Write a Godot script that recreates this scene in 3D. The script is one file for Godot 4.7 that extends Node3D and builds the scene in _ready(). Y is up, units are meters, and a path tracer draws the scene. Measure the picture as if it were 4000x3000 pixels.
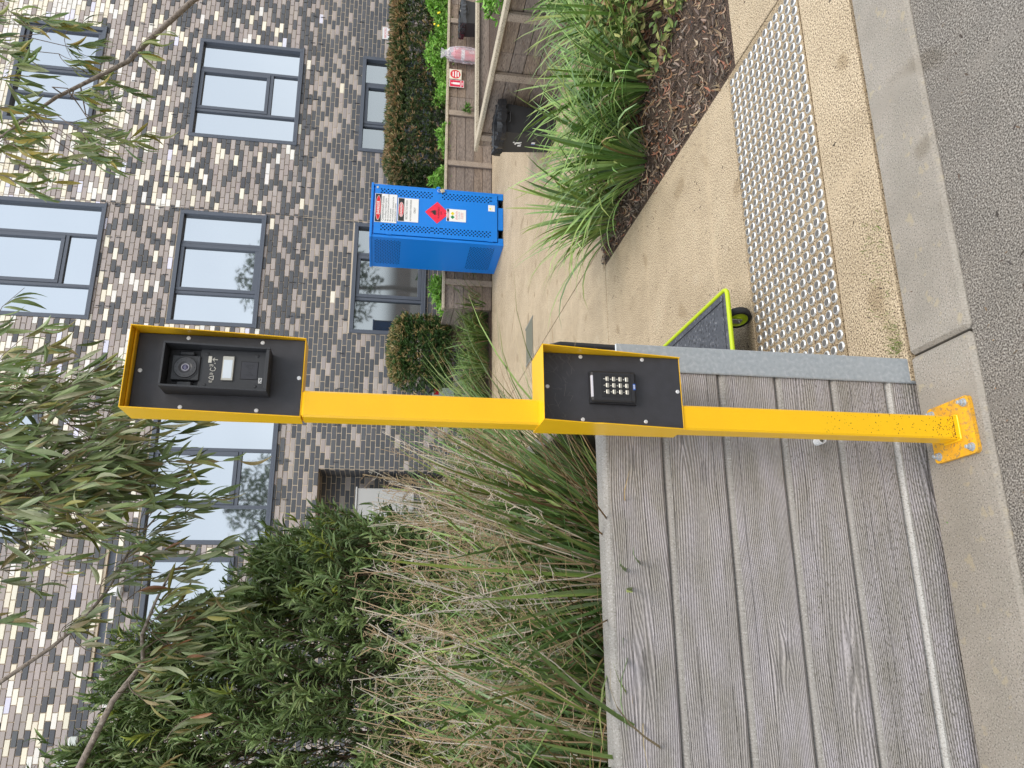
extends Node3D

# ------------------------------------------------------------------ helpers
var rng := RandomNumberGenerator.new()
var M := {}
var used := {}
var EYE := Vector3(0, 1.68, 0)

class B:
	var v := PackedVector3Array()
	var n := PackedVector3Array()
	var u := PackedVector2Array()
	var c := PackedColorArray()
	var xf := Transform3D.IDENTITY
	var col := Color(1, 1, 1)
	var has_c := false
	func tri(a: Vector3, b: Vector3, d: Vector3, na: Vector3, nb: Vector3, nd: Vector3, ua := Vector2.ZERO, ub := Vector2.ZERO, ud := Vector2.ZERO):
		v.append(xf * a); v.append(xf * d); v.append(xf * b)
		n.append((xf.basis * na).normalized()); n.append((xf.basis * nd).normalized()); n.append((xf.basis * nb).normalized())
		u.append(ua); u.append(ud); u.append(ub)
		c.append(col); c.append(col); c.append(col)
	func quad(a: Vector3, b: Vector3, d: Vector3, e: Vector3, u0 := Vector2(0, 1), u1 := Vector2(1, 1), u2 := Vector2(1, 0), u3 := Vector2(0, 0)):
		var m := (b - a).cross(d - a)
		if m.length_squared() < 1e-14:
			m = (d - a).cross(e - a)
		m = m.normalized()
		tri(a, b, d, m, m, m, u0, u1, u2)
		tri(a, d, e, m, m, m, u0, u2, u3)
	func tri1(a: Vector3, b: Vector3, d: Vector3):
		var m := (b - a).cross(d - a).normalized()
		tri(a, b, d, m, m, m)
	# chamfered box between two corners
	func box(lo: Vector3, hi: Vector3, k := 0.0):
		if k <= 0.0:
			var p := [Vector3(lo.x, lo.y, hi.z), Vector3(hi.x, lo.y, hi.z), Vector3(hi.x, hi.y, hi.z), Vector3(lo.x, hi.y, hi.z), Vector3(lo.x, lo.y, lo.z), Vector3(hi.x, lo.y, lo.z), Vector3(hi.x, hi.y, lo.z), Vector3(lo.x, hi.y, lo.z)]
			quad(p[0], p[1], p[2], p[3]); quad(p[5], p[4], p[7], p[6]); quad(p[1], p[5], p[6], p[2]); quad(p[4], p[0], p[3], p[7]); quad(p[3], p[2], p[6], p[7]); quad(p[4], p[5], p[1], p[0])
			return
		var ce := (lo + hi) / 2
		var h := (hi - lo) / 2
		k = minf(k, minf(h.x, minf(h.y, h.z)) * 0.9)
		var ax := [Vector3.RIGHT, Vector3.UP, Vector3.BACK]
		for i in 3:
			var A: Vector3 = ax[i]; var U: Vector3 = ax[(i + 1) % 3]; var W: Vector3 = ax[(i + 2) % 3]
			var ha := h[i]; var hu := h[(i + 1) % 3]; var hw := h[(i + 2) % 3]
			for s in [1.0, -1.0]:
				var q: Vector3 = ce + A * ha * s
				var a: Vector3 = q - U * (hu - k) * s - W * (hw - k)
				var b: Vector3 = q + U * (hu - k) * s - W * (hw - k)
				var d: Vector3 = q + U * (hu - k) * s + W * (hw - k)
				var e: Vector3 = q - U * (hu - k) * s + W * (hw - k)
				quad(a, b, d, e)
			# edges along W, between A and U
			for s in [1.0, -1.0]:
				for t in [1.0, -1.0]:
					var a2: Vector3 = ce + A * ha * s + U * (hu - k) * t
					var b2: Vector3 = ce + A * (ha - k) * s + U * hu * t
					var w2 := W * (hw - k)
					if s * t > 0: quad(a2 - w2, b2 - w2, b2 + w2, a2 + w2)
					else: quad(b2 - w2, a2 - w2, a2 + w2, b2 + w2)
		for sx in [1.0, -1.0]:
			for sy in [1.0, -1.0]:
				for sz in [1.0, -1.0]:
					var a := ce + Vector3(h.x * sx, (h.y - k) * sy, (h.z - k) * sz)
					var b := ce + Vector3((h.x - k) * sx, h.y * sy, (h.z - k) * sz)
					var d := ce + Vector3((h.x - k) * sx, (h.y - k) * sy, h.z * sz)
					if sx * sy * sz > 0: tri1(a, b, d)
					else: tri1(b, a, d)
	# smooth tube along points
	func tube(pts: Array, radii, sides := 6, caps := true):
		var np := pts.size()
		var ref := Vector3(0.3, 0.1, 1).normalized()
		var rings := []
		var nn := []
		for i in np:
			var d: Vector3 = (pts[mini(i + 1, np - 1)] - pts[maxi(i - 1, 0)]).normalized()
			var s := ref - d * ref.dot(d)
			if s.length() < 0.05:
				s = Vector3(1, 0.2, 0) - d * Vector3(1, 0.2, 0).dot(d)
			s = s.normalized(); ref = s
			var t := d.cross(s)
			var r: float = radii[i] if radii is Array else radii
			var ring := PackedVector3Array(); var rn := PackedVector3Array()
			for k in sides:
				var a := TAU * k / sides
				var o := s * cos(a) + t * sin(a)
				ring.append(pts[i] + o * r); rn.append(o)
			rings.append(ring); nn.append(rn)
		for i in np - 1:
			for k in sides:
				var k2 := (k + 1) % sides
				tri(rings[i][k], rings[i][k2], rings[i + 1][k2], nn[i][k], nn[i][k2], nn[i + 1][k2])
				tri(rings[i][k], rings[i + 1][k2], rings[i + 1][k], nn[i][k], nn[i + 1][k2], nn[i + 1][k])
		if caps:
			for k in range(1, sides - 1):
				tri1(rings[np - 1][0], rings[np - 1][k], rings[np - 1][k + 1])
				tri1(rings[0][0], rings[0][k + 1], rings[0][k])
	# lathe about local y: profile of (radius, y)
	func lathe(prof: Array, sides := 16, smooth := true):
		for i in prof.size() - 1:
			var p: Vector2 = prof[i]; var q: Vector2 = prof[i + 1]
			var dv := (q - p)
			var nm := Vector2(dv.y, -dv.x).normalized()
			for k in sides:
				var a := TAU * k / sides; var b := TAU * (k + 1) / sides
				var ca := Vector3(cos(a), 0, -sin(a)); var cb := Vector3(cos(b), 0, -sin(b))
				var na := ca * nm.x + Vector3.UP * nm.y; var nb := cb * nm.x + Vector3.UP * nm.y
				if not smooth:
					na = (na + nb).normalized(); nb = na
				var A := ca * p.x + Vector3.UP * p.y; var Bv := cb * p.x + Vector3.UP * p.y
				var C := cb * q.x + Vector3.UP * q.y; var D := ca * q.x + Vector3.UP * q.y
				if p.x > 1e-6: tri(A, Bv, C, na, nb, nb)
				if q.x > 1e-6: tri(A, C, D, na, nb, na)
	# extruded polygon: pts in local xy (counter-clockwise), between z0 and z1
	func prism(pts: PackedVector2Array, z0: float, z1: float):
		var idx := Geometry2D.triangulate_polygon(pts)
		for i in range(0, idx.size(), 3):
			var a := pts[idx[i]]; var b := pts[idx[i + 1]]; var d := pts[idx[i + 2]]
			if (b - a).cross(d - a) < 0:
				var t := b; b = d; d = t
			tri1(Vector3(a.x, a.y, z1), Vector3(b.x, b.y, z1), Vector3(d.x, d.y, z1))
			tri1(Vector3(a.x, a.y, z0), Vector3(d.x, d.y, z0), Vector3(b.x, b.y, z0))
		var m := pts.size()
		for i in m:
			var a := pts[i]; var b := pts[(i + 1) % m]
			quad(Vector3(a.x, a.y, z0), Vector3(b.x, b.y, z0), Vector3(b.x, b.y, z1), Vector3(a.x, a.y, z1))
	func mesh() -> ArrayMesh:
		var arr := []
		arr.resize(Mesh.ARRAY_MAX)
		arr[Mesh.ARRAY_VERTEX] = v; arr[Mesh.ARRAY_NORMAL] = n; arr[Mesh.ARRAY_TEX_UV] = u
		if has_c: arr[Mesh.ARRAY_COLOR] = c
		var m := ArrayMesh.new()
		m.add_surface_from_arrays(Mesh.PRIMITIVE_TRIANGLES, arr)
		return m

func bld(x := Transform3D.IDENTITY) -> B:
	var b := B.new(); b.xf = x; return b

func numbered(s: String) -> String:
	if not used.has(s):
		used[s] = 0
		return s
	used[s] += 1
	return "%s_%03d" % [s, used[s]]

func thing(called: String, label: String, category: String, at := Vector3.ZERO, group := "", turn := 0.0) -> Node3D:
	var o := Node3D.new(); o.name = numbered(called); add_child(o)
	o.position = at; o.rotation.y = turn
	tag(o, label, category, group)
	return o

func tag(o: Node, label: String, category := "", group := ""):
	o.set_meta("label", label)
	if category != "": o.set_meta("category", category)
	if group != "": o.set_meta("group", group)

func part(called: String, b: B, m: Material, parent: Node) -> MeshInstance3D:
	return inst(called, b.mesh(), m, parent)

func inst(called: String, mesh: Mesh, m: Material, parent: Node, at := Transform3D.IDENTITY) -> MeshInstance3D:
	var o := MeshInstance3D.new(); o.name = called; o.mesh = mesh
	if m: o.material_override = m
	o.transform = at
	parent.add_child(o, true)
	return o

func structure(called: String, b: B, m: Material) -> MeshInstance3D:
	var o := part(called, b, m, self)
	o.set_meta("kind", "structure")
	return o

func many(called: String, mesh: Mesh, m: Material, parent: Node, xfs: Array, cols: Array) -> MultiMeshInstance3D:
	var mm := MultiMesh.new()
	mm.transform_format = MultiMesh.TRANSFORM_3D; mm.use_colors = true; mm.mesh = mesh
	mm.instance_count = xfs.size()
	for i in xfs.size():
		mm.set_instance_transform(i, xfs[i]); mm.set_instance_color(i, cols[i])
	var o := MultiMeshInstance3D.new(); o.name = called; o.multimesh = mm; o.material_override = m
	o.set_meta("kind", "stuff")
	parent.add_child(o, true)
	return o

func lin(r: float, g: float, b: float) -> Color:
	return Color(r, g, b).linear_to_srgb()

func mat(c: Color, rough := 0.7, metal := 0.0, spec := 0.5) -> StandardMaterial3D:
	var m := StandardMaterial3D.new()
	m.albedo_color = c; m.roughness = rough; m.metallic = metal; m.metallic_specular = spec
	return m

func leafmat(rough := 0.5, back := 0.35) -> StandardMaterial3D:
	var m := mat(Color.WHITE, rough, 0, 0.4)
	m.vertex_color_use_as_albedo = true
	m.cull_mode = BaseMaterial3D.CULL_DISABLED
	m.backlight_enabled = true; m.backlight = Color(back * 0.8, back, back * 0.35)
	return m

func noise(seed_: int, freq: float, type := FastNoiseLite.TYPE_SIMPLEX_SMOOTH, oct := 3) -> FastNoiseLite:
	var n := FastNoiseLite.new(); n.seed = seed_; n.frequency = freq; n.noise_type = type
	n.fractal_octaves = oct
	n.fractal_type = FastNoiseLite.FRACTAL_FBM if oct > 1 else FastNoiseLite.FRACTAL_NONE
	return n

func nbytes(seed_: int, w: int, freq: float, oct := 3, type := FastNoiseLite.TYPE_SIMPLEX_SMOOTH) -> PackedByteArray:
	var im := noise(seed_, freq, type, oct).get_seamless_image(w, w, false, false, 0.12, true)
	im.convert(Image.FORMAT_L8)
	return im.get_data()

# layered surface: two tones mixed by a coarse pattern, grain, dark and light flecks, stains
func surface(w: int, seed_: int, a: Color, b: Color, coarse: float, fine: float, grain: float, dark: Color, dark_t: float, light: Color, light_t: float, stain := Color(0, 0, 0, 0), stain_t := 200) -> Array:
	var n1 := nbytes(seed_, w, coarse, 4)
	var n2 := nbytes(seed_ + 1, w, fine, 2)
	var n3 := nbytes(seed_ + 2, w, fine * 0.8, 1)
	var n4 := nbytes(seed_ + 3, w, coarse * 2.3, 5)
	var out := PackedByteArray(); out.resize(w * w * 3)
	var hgt := PackedByteArray(); hgt.resize(w * w)
	for i in w * w:
		var t := n1[i] / 255.0
		t = clampf((t - 0.5) * 1.6 + 0.5, 0, 1)
		var f := n2[i] / 255.0 - 0.5
		var g := 1.0 + f * grain
		var r := lerpf(a.r, b.r, t) * g; var gg := lerpf(a.g, b.g, t) * g; var bb := lerpf(a.b, b.b, t) * g
		var d := n3[i]
		if d < dark_t:
			var k := minf(1.0, (dark_t - d) / 18.0)
			r = lerpf(r, dark.r, k); gg = lerpf(gg, dark.g, k); bb = lerpf(bb, dark.b, k)
		elif d > light_t:
			var k2 := minf(1.0, (d - light_t) / 18.0)
			r = lerpf(r, light.r, k2); gg = lerpf(gg, light.g, k2); bb = lerpf(bb, light.b, k2)
		if stain.a > 0 and n4[i] > stain_t:
			var k3 := minf(1.0, (n4[i] - stain_t) / 25.0) * stain.a
			r = lerpf(r, stain.r, k3); gg = lerpf(gg, stain.g, k3); bb = lerpf(bb, stain.b, k3)
		out[i * 3] = int(clampf(r, 0, 1) * 255); out[i * 3 + 1] = int(clampf(gg, 0, 1) * 255); out[i * 3 + 2] = int(clampf(bb, 0, 1) * 255)
		hgt[i] = int(clampf(128 + f * 160 + (d - 128) * 0.4, 0, 255))
	var im := Image.create_from_data(w, w, false, Image.FORMAT_RGB8, out)
	var ih := Image.create_from_data(w, w, false, Image.FORMAT_L8, hgt)
	return [ImageTexture.create_from_image(im), ImageTexture.create_from_image(ih)]

func tri_mat(tx: Array, size_m: float, rough: float, bump_cm: float, world := true) -> StandardMaterial3D:
	var m := mat(Color.WHITE, rough)
	m.albedo_texture = tx[0]
	m.uv1_triplanar = true; m.uv1_world_triplanar = world
	m.uv1_scale = Vector3.ONE / size_m
	if bump_cm > 0:
		m.heightmap_enabled = true; m.heightmap_texture = tx[1]; m.heightmap_scale = bump_cm
	return m

func lm(text: String, size: float, font := "Droid Sans", bold := false, depth := 0.0008) -> TextMesh:
	var t := TextMesh.new()
	var f := SystemFont.new(); f.font_names = PackedStringArray([font])
	if bold: f.font_weight = 700
	t.font = f; t.text = text; t.font_size = 32; t.pixel_size = size / 32.0; t.depth = depth; t.curve_step = 2.0
	return t

func at(x: float, y: float, z: float) -> Transform3D:
	return Transform3D(Basis(), Vector3(x, y, z))

# where a point shows in the photograph (pixels of the 4000 x 3000 frame)
func pix(p: Vector3) -> Vector2:
	var q := p - EYE
	var zc := q.dot(Vector3(0.29009, -0.163006, -0.943015))
	return Vector2(2000 + 3000 * q.dot(Vector3(-0.007292, -0.985735, 0.168147)) / zc, 1500 - 3000 * q.dot(Vector3(0.956971, 0.041901, 0.287141)) / zc)

func rr(a: float, b: float) -> float:
	return rng.randf_range(a, b)

func jit(c: Color, k: float) -> Color:
	var f := 1.0 + rr(-k, k)
	return Color(c.r * f * (1.0 + rr(-k, k) * 0.3), c.g * f, c.b * f * (1.0 + rr(-k, k) * 0.4))

func pick(a: Array):
	return a[rng.randi() % a.size()]

func _ready():
	rng.seed = 7
	# camera: the phone was held on its side, so the picture lies on its side as well
	var cam := Camera3D.new(); cam.name = "camera"
	cam.transform = Transform3D(Basis(Vector3(-0.007292, -0.985735, 0.168147), Vector3(0.956971, 0.041901, 0.287141), Vector3(-0.29009, 0.163006, 0.943015)).orthonormalized(), EYE)
	cam.fov = 53.13; cam.near = 0.05; cam.far = 400
	add_child(cam); cam.current = true
	var we := WorldEnvironment.new(); we.name = "environment"
	var env := Environment.new()
	var sky := Sky.new(); var sm := ProceduralSkyMaterial.new()
	sm.sky_top_color = Color(0.78, 0.82, 0.87); sm.sky_horizon_color = Color(0.88, 0.90, 0.915); sm.sky_curve = 0.2
	sm.ground_bottom_color = Color(0.30, 0.29, 0.28); sm.ground_horizon_color = Color(0.55, 0.55, 0.55)
	sm.sky_energy_multiplier = 1.0
	# thin broken cloud: brighter drifts in an even overcast
	var cn := noise(77, 0.016, FastNoiseLite.TYPE_SIMPLEX_SMOOTH, 5).get_seamless_image(512, 512, false, false, 0.15, true)
	cn.convert(Image.FORMAT_L8); cn.resize(512, 256)
	var cb := cn.get_data(); var co := PackedByteArray(); co.resize(512 * 256 * 4)
	for i in 512 * 256:
		var cv := clampf((cb[i] - 110) / 90.0, 0, 1)
		for k in 3: co[i * 4 + k] = 110
		co[i * 4 + 3] = int(cv * 150)
	sm.sky_cover = ImageTexture.create_from_image(Image.create_from_data(512, 256, false, Image.FORMAT_RGBA8, co))
	sky.sky_material = sm
	env.background_mode = Environment.BG_SKY; env.sky = sky
	env.tonemap_mode = Environment.TONE_MAPPER_LINEAR
	env.tonemap_exposure = 2.35
	env.sdfgi_enabled = true; env.ssao_enabled = true; env.ssil_enabled = true
	we.environment = env; add_child(we)
	var sun := DirectionalLight3D.new(); sun.name = "sun"
	sun.light_energy = 0.30; sun.light_angular_distance = 24; sun.light_color = Color(1, 0.97, 0.93); sun.shadow_enabled = true
	sun.rotation_degrees = Vector3(-56, 16, 0)
	add_child(sun)
	materials()
	grounds()
	building()
	retaining_wall()
	planters()
	entry_post()
	cabinet()
	trolley()
	bins()
	extinguisher()
	small_signs()
	plants()
	litter()

func materials():
	var blotch := surface(256, 401, Color8(255, 253, 250), Color8(240, 237, 232), 0.014, 0.05, 0.04, Color8(220, 214, 204), 40, Color8(255, 255, 255), 230)
	M.path = tri_mat(surface(1024, 11, Color8(186, 168, 141), Color8(193, 175, 148), 0.006, 0.15, 0.34, Color8(98, 84, 68), 84, Color8(220, 204, 176), 186), 1.0, 0.85, 0.10)
	M.kerb = tri_mat(surface(1024, 31, Color8(150, 144, 135), Color8(158, 151, 142), 0.006, 0.22, 0.14, Color8(112, 107, 100), 64, Color8(178, 174, 168), 206, Color8(176, 164, 138, 150), 186), 1.1, 0.85, 0.06)
	M.asphalt = tri_mat(surface(1024, 51, Color8(126, 121, 115), Color8(133, 127, 120), 0.006, 0.17, 0.40, Color8(80, 75, 70), 88, Color8(168, 163, 156), 184), 1.0, 0.9, 0.35)
	M.path_dirty = tri_mat(surface(1024, 21, Color8(178, 159, 131), Color8(166, 148, 120), 0.02, 0.13, 0.36, Color8(84, 70, 54), 92, Color8(186, 168, 140), 200, Color8(128, 110, 84, 150), 166), 1.0, 0.9, 0.12)
	for m in [M.path, M.path_dirty, M.kerb, M.asphalt]:
		m.detail_enabled = true; m.detail_blend_mode = BaseMaterial3D.BLEND_MODE_MUL; m.detail_uv_layer = BaseMaterial3D.DETAIL_UV_2
		m.detail_albedo = blotch[0]; m.uv2_triplanar = true; m.uv2_world_triplanar = true; m.uv2_scale = Vector3.ONE / 2.9
	M.soil = tri_mat(surface(512, 71, Color8(68, 55, 45), Color8(90, 73, 60), 0.01, 0.12, 0.7, Color8(34, 24, 18), 95, Color8(120, 96, 78), 186), 0.5, 0.95, 0.6)
	M.concrete = tri_mat(surface(512, 81, Color8(150, 142, 134), Color8(160, 152, 144), 0.01, 0.2, 0.10, Color8(110, 104, 98), 52, Color8(186, 180, 174), 215), 0.5, 0.85, 0.05)
	M.pale_concrete = tri_mat(surface(512, 86, Color8(146, 142, 137), Color8(156, 152, 147), 0.01, 0.2, 0.12, Color8(120, 115, 108), 60, Color8(190, 187, 183), 205), 0.5, 0.85, 0.05)
	M.white_concrete = tri_mat(surface(512, 88, Color8(186, 184, 180), Color8(178, 175, 170), 0.01, 0.2, 0.12, Color8(124, 119, 110), 70, Color8(204, 202, 199), 205), 0.5, 0.85, 0.05)
	M.mortar = tri_mat(surface(512, 91, Color8(206, 190, 168), Color8(196, 180, 158), 0.02, 0.2, 0.12, Color8(160, 146, 128), 45, Color8(218, 204, 184), 215), 0.6, 0.9, 0.04)
	M.galv = mat(lin(0.52, 0.56, 0.60), 0.42, 0.35)
	var gs := surface(512, 101, Color8(172, 180, 187), Color8(180, 187, 193), 0.03, 0.05, 0.04, Color8(168, 176, 183), 70, Color8(186, 192, 198), 190)
	M.galv.albedo_color = Color.WHITE; M.galv.albedo_texture = gs[0]; M.galv.uv1_triplanar = true; M.galv.uv1_world_triplanar = true; M.galv.uv1_scale = Vector3.ONE * 3
	M.yellow = mat(lin(0.82, 0.44, 0.012), 0.32, 0.0, 0.5)
	var ys := surface(512, 111, Color8(246, 191, 24), Color8(243, 188, 25), 0.006, 0.10, 0.02, Color8(214, 150, 20), 0, Color8(250, 190, 40), 256)
	M.yellow.albedo_color = Color.WHITE; M.yellow.albedo_texture = ys[0]; M.yellow.uv1_triplanar = true; M.yellow.uv1_world_triplanar = true; M.yellow.uv1_scale = Vector3.ONE * 2.2
	M.yellow_dirty = tri_mat(surface(512, 121, Color8(240, 176, 28), Color8(214, 158, 52), 0.012, 0.16, 0.06, Color8(120, 84, 30), 40, Color8(246, 186, 60), 235, Color8(172, 136, 84, 215), 150), 0.3, 0.6, 0.02)
	M.panel = tri_mat(surface(512, 131, Color8(52, 52, 56), Color8(57, 57, 62), 0.01, 0.25, 0.10, Color8(46, 46, 50), 40, Color8(84, 84, 88), 232), 0.25, 0.55, 0.03)
	M.black = mat(lin(0.022, 0.022, 0.025), 0.5)
	M.dark_plastic = mat(lin(0.035, 0.036, 0.04), 0.42)
	M.steel = mat(lin(0.55, 0.55, 0.54), 0.35, 0.85)
	M.stud = mat(lin(0.70, 0.70, 0.69), 0.4, 0.6)
	M.bright = mat(lin(0.72, 0.72, 0.72), 0.38, 0.3)
	M.nickel = mat(lin(0.58, 0.56, 0.50), 0.38, 0.7)
	M.white = mat(lin(0.78, 0.78, 0.77), 0.5)
	M.ink = mat(lin(0.02, 0.02, 0.022), 0.6)
	M.red = mat(lin(0.62, 0.02, 0.03), 0.45)
	M.frame = mat(lin(0.085, 0.098, 0.125), 0.42, 0.1)
	M.blue = mat(lin(0.004, 0.20, 0.70), 0.36)
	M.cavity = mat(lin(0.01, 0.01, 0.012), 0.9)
	M.glass = mat(Color(0.68, 0.70, 0.72, 0.55), 0.03, 0.95)
	M.glass.transparency = BaseMaterial3D.TRANSPARENCY_ALPHA
	M.glass_low = mat(Color(0.55, 0.57, 0.58, 0.12), 0.03, 0.9)
	M.glass_low.transparency = BaseMaterial3D.TRANSPARENCY_ALPHA
	M.blind = mat(lin(0.84, 0.87, 0.87), 0.8)
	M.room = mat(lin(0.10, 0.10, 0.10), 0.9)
	M.timber = []
	for k in 3:
		M.timber.append(tri_mat(surface(512, 141 + k * 7, [Color8(150, 136, 124), Color8(136, 124, 115), Color8(142, 126, 111)][k], [Color8(130, 117, 107), Color8(118, 107, 99), Color8(122, 107, 94)][k], 0.012, 0.12, 0.14, Color8(86, 76, 69), 66, Color8(166, 153, 141), 206, Color8(100, 78, 60, 120), 190), 0.9, 0.85, 0.1, false))
		M.timber[k].uv1_scale = Vector3(0.28, 2.4, 2.4)
		M.timber[k].uv1_offset = Vector3(k * 0.37, k * 0.21, 0)
	M.cap = tri_mat(surface(512, 171, Color8(186, 174, 152), Color8(170, 158, 138), 0.012, 0.12, 0.14, Color8(110, 100, 86), 60, Color8(200, 190, 170), 206), 0.9, 0.85, 0.08)
	M.cleat = tri_mat(surface(512, 176, Color8(164, 149, 134), Color8(150, 136, 122), 0.012, 0.12, 0.14, Color8(104, 92, 82), 62, Color8(180, 166, 152), 206), 0.7, 0.85, 0.08)
	M.leaf = leafmat(0.45, 0.30)
	M.blade = leafmat(0.42, 0.26)
	M.dry = mat(Color.WHITE, 0.8); M.dry.vertex_color_use_as_albedo = true
	M.bark = tri_mat(surface(256, 181, Color8(142, 130, 118), Color8(120, 108, 98), 0.02, 0.1, 0.2, Color8(84, 74, 66), 70, Color8(170, 160, 148), 200), 0.4, 0.8, 0.1)
	M.stem = mat(lin(0.16, 0.10, 0.06), 0.8)
	M.brick = mat(Color.WHITE, 0.55); M.brick.vertex_color_use_as_albedo = true

# ------------------------------------------------------------------ ground
func grounds():
	var b := bld(); b.box(Vector3(-150, -0.6, -150), Vector3(150, -0.12, 150))
	structure("ground", b, M.soil)
	b = bld(); b.box(Vector3(-60, -0.11, -1.857), Vector3(60, -0.016, 30))
	structure("road", b, M.asphalt)
	var kerb := Node3D.new(); kerb.name = "kerb"; kerb.set_meta("kind", "structure"); add_child(kerb)
	for e in [[-14.0, -3.2], [-3.194, 0.797], [0.805, 4.8], [4.806, 14.0]]:
		b = bld()
		b.box(Vector3(e[0], -0.3, -2.118), Vector3(e[1], 0.0, -1.852), 0.012)
		part("kerb_stone", b, M.kerb, kerb)
	# path: separate slabs with sawn joints between them
	var path := Node3D.new(); path.name = "path"; path.set_meta("kind", "structure"); add_child(path)
	b = bld(); b.box(Vector3(-3, -0.11, -13.4), Vector3(20, -0.035, -2.13))
	part("sub_base", b, M.soil, path)
	var g := 0.003
	var slabs := [[0.72, -2.436, 2.66, -2.125], [0.72, -5.35, 2.66, -3.10], [2.666, -3.02, 9.0, -2.125], [0.72, -7.465, 2.87, -5.356], [2.876, -7.465, 9.0, -5.44], [0.72, -9.58, 2.87, -7.471], [2.876, -9.58, 9.0, -7.471], [-3.0, -11.62, 2.87, -9.586], [2.876, -11.62, 9.0, -9.586], [9.006, -11.62, 18.0, -9.586], [9.006, -9.58, 18.0, -2.125]]
	for s in slabs:
		b = bld(); b.box(Vector3(s[0] + g, -0.1, s[1] + g), Vector3(s[2] - g, -0.001, s[3] - g), 0.003)
		part("slab", b, M.path, path)
	b = bld(); b.box(Vector3(0.723, -0.1, -3.0975), Vector3(2.657, -0.0012, -2.4385), 0.0)
	part("slab", b, M.path_dirty, path)
	# stainless tactile studs, 50 mm apart
	var st := bld()
	st.lathe([Vector2(0.0198, 0), Vector2(0.0192, 0.0030), Vector2(0.0158, 0.0062), Vector2(0.0138, 0.0062)], 14)
	var ring := st.mesh()
	st = bld(); st.lathe([Vector2(0.0139, 0.0058), Vector2(0.0, 0.0058)], 12)
	var top := st.mesh()
	var topm := mat(lin(0.125, 0.12, 0.115), 0.8)
	var spots := []
	for i in 40:
		for j in 13:
			var p := Vector3(0.66 + i * 0.0497 + rr(-0.0015, 0.0015), -0.001, -2.465 - j * 0.0497 + rr(-0.0015, 0.0015))
			if p.x < 0.8: continue
			spots.append(p)
	spots.sort_custom(func(p, q): return p.distance_squared_to(EYE) < q.distance_squared_to(EYE))
	var rest := []; var rest_c := []
	for i in spots.size():
		var x := Transform3D(Basis(Vector3.UP, rr(0, TAU)), spots[i])
		if i < 300:
			var o := inst("tactile_stud", ring, M.stud, path, x)
			inst("grip_disc", top, topm, o)
		else:
			rest.append(x); rest_c.append(Color(1, 1, 1))
	many("far_tactile_studs", ring, M.stud, path, rest, rest_c)
	many("far_grip_discs", top, topm, path, rest, rest_c)
	# drain pit lid
	var pit := thing("drain_cover", "small mossy grey drain cover set flush in the tan path", "drain cover", Vector3(3.14, 0, -8.46))
	b = bld()
	for k in 9:
		b.box(Vector3(-0.22, -0.002, -0.2 + k * 0.046), Vector3(0.22, 0.006, -0.17 + k * 0.046), 0.002)
	part("grate_bars", b, mat(lin(0.16, 0.16, 0.12), 0.8), pit)
	for sx in [-0.25, 0.222]:
		b = bld(); b.box(Vector3(sx, -0.002, -0.23), Vector3(sx + 0.028, 0.007, 0.23), 0.002)
		part("grate_rim", b, mat(lin(0.2, 0.2, 0.17), 0.8), pit)
	b = bld(); b.box(Vector3(-0.222, -0.004, -0.2), Vector3(0.222, 0.001, 0.2)); part("sump", b, M.cavity, pit)
	# garden soil on the right: slightly mounded bed
	b = bld()
	var nz := noise(5, 1.6)
	var nx := 44; var nzc := 24
	var hgt := func(x: float, z: float) -> float:
		var e: float = minf(minf(x - 2.664, -3.022 - z), z + 5.436)
		return -0.008 + 0.06 * smoothstep(0.0, 0.5, e) + 0.03 * nz.get_noise_2d(x * 2, z * 2) * smoothstep(0.0, 0.2, e)
	for i in nx:
		for j in nzc:
			var x0 := 2.664 + (6.2 / nx) * i; var x1 := 2.664 + (6.2 / nx) * (i + 1)
			var z0 := -5.436 + (2.414 / nzc) * j; var z1 := -5.436 + (2.414 / nzc) * (j + 1)
			b.quad(Vector3(x0, hgt.call(x0, z1), z1), Vector3(x1, hgt.call(x1, z1), z1), Vector3(x1, hgt.call(x1, z0), z0), Vector3(x0, hgt.call(x0, z0), z0))
	structure("garden_soil", b, M.soil)
	b = bld(); b.box(Vector3(-9, -0.1, -9.0), Vector3(0.655, 0.74, -2.225))
	structure("bed_soil", b, M.soil)
	b = bld(); b.box(Vector3(-9, -0.1, -13.58), Vector3(4.8, 0.03, -11.63))
	structure("border_soil", b, M.soil)

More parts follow.
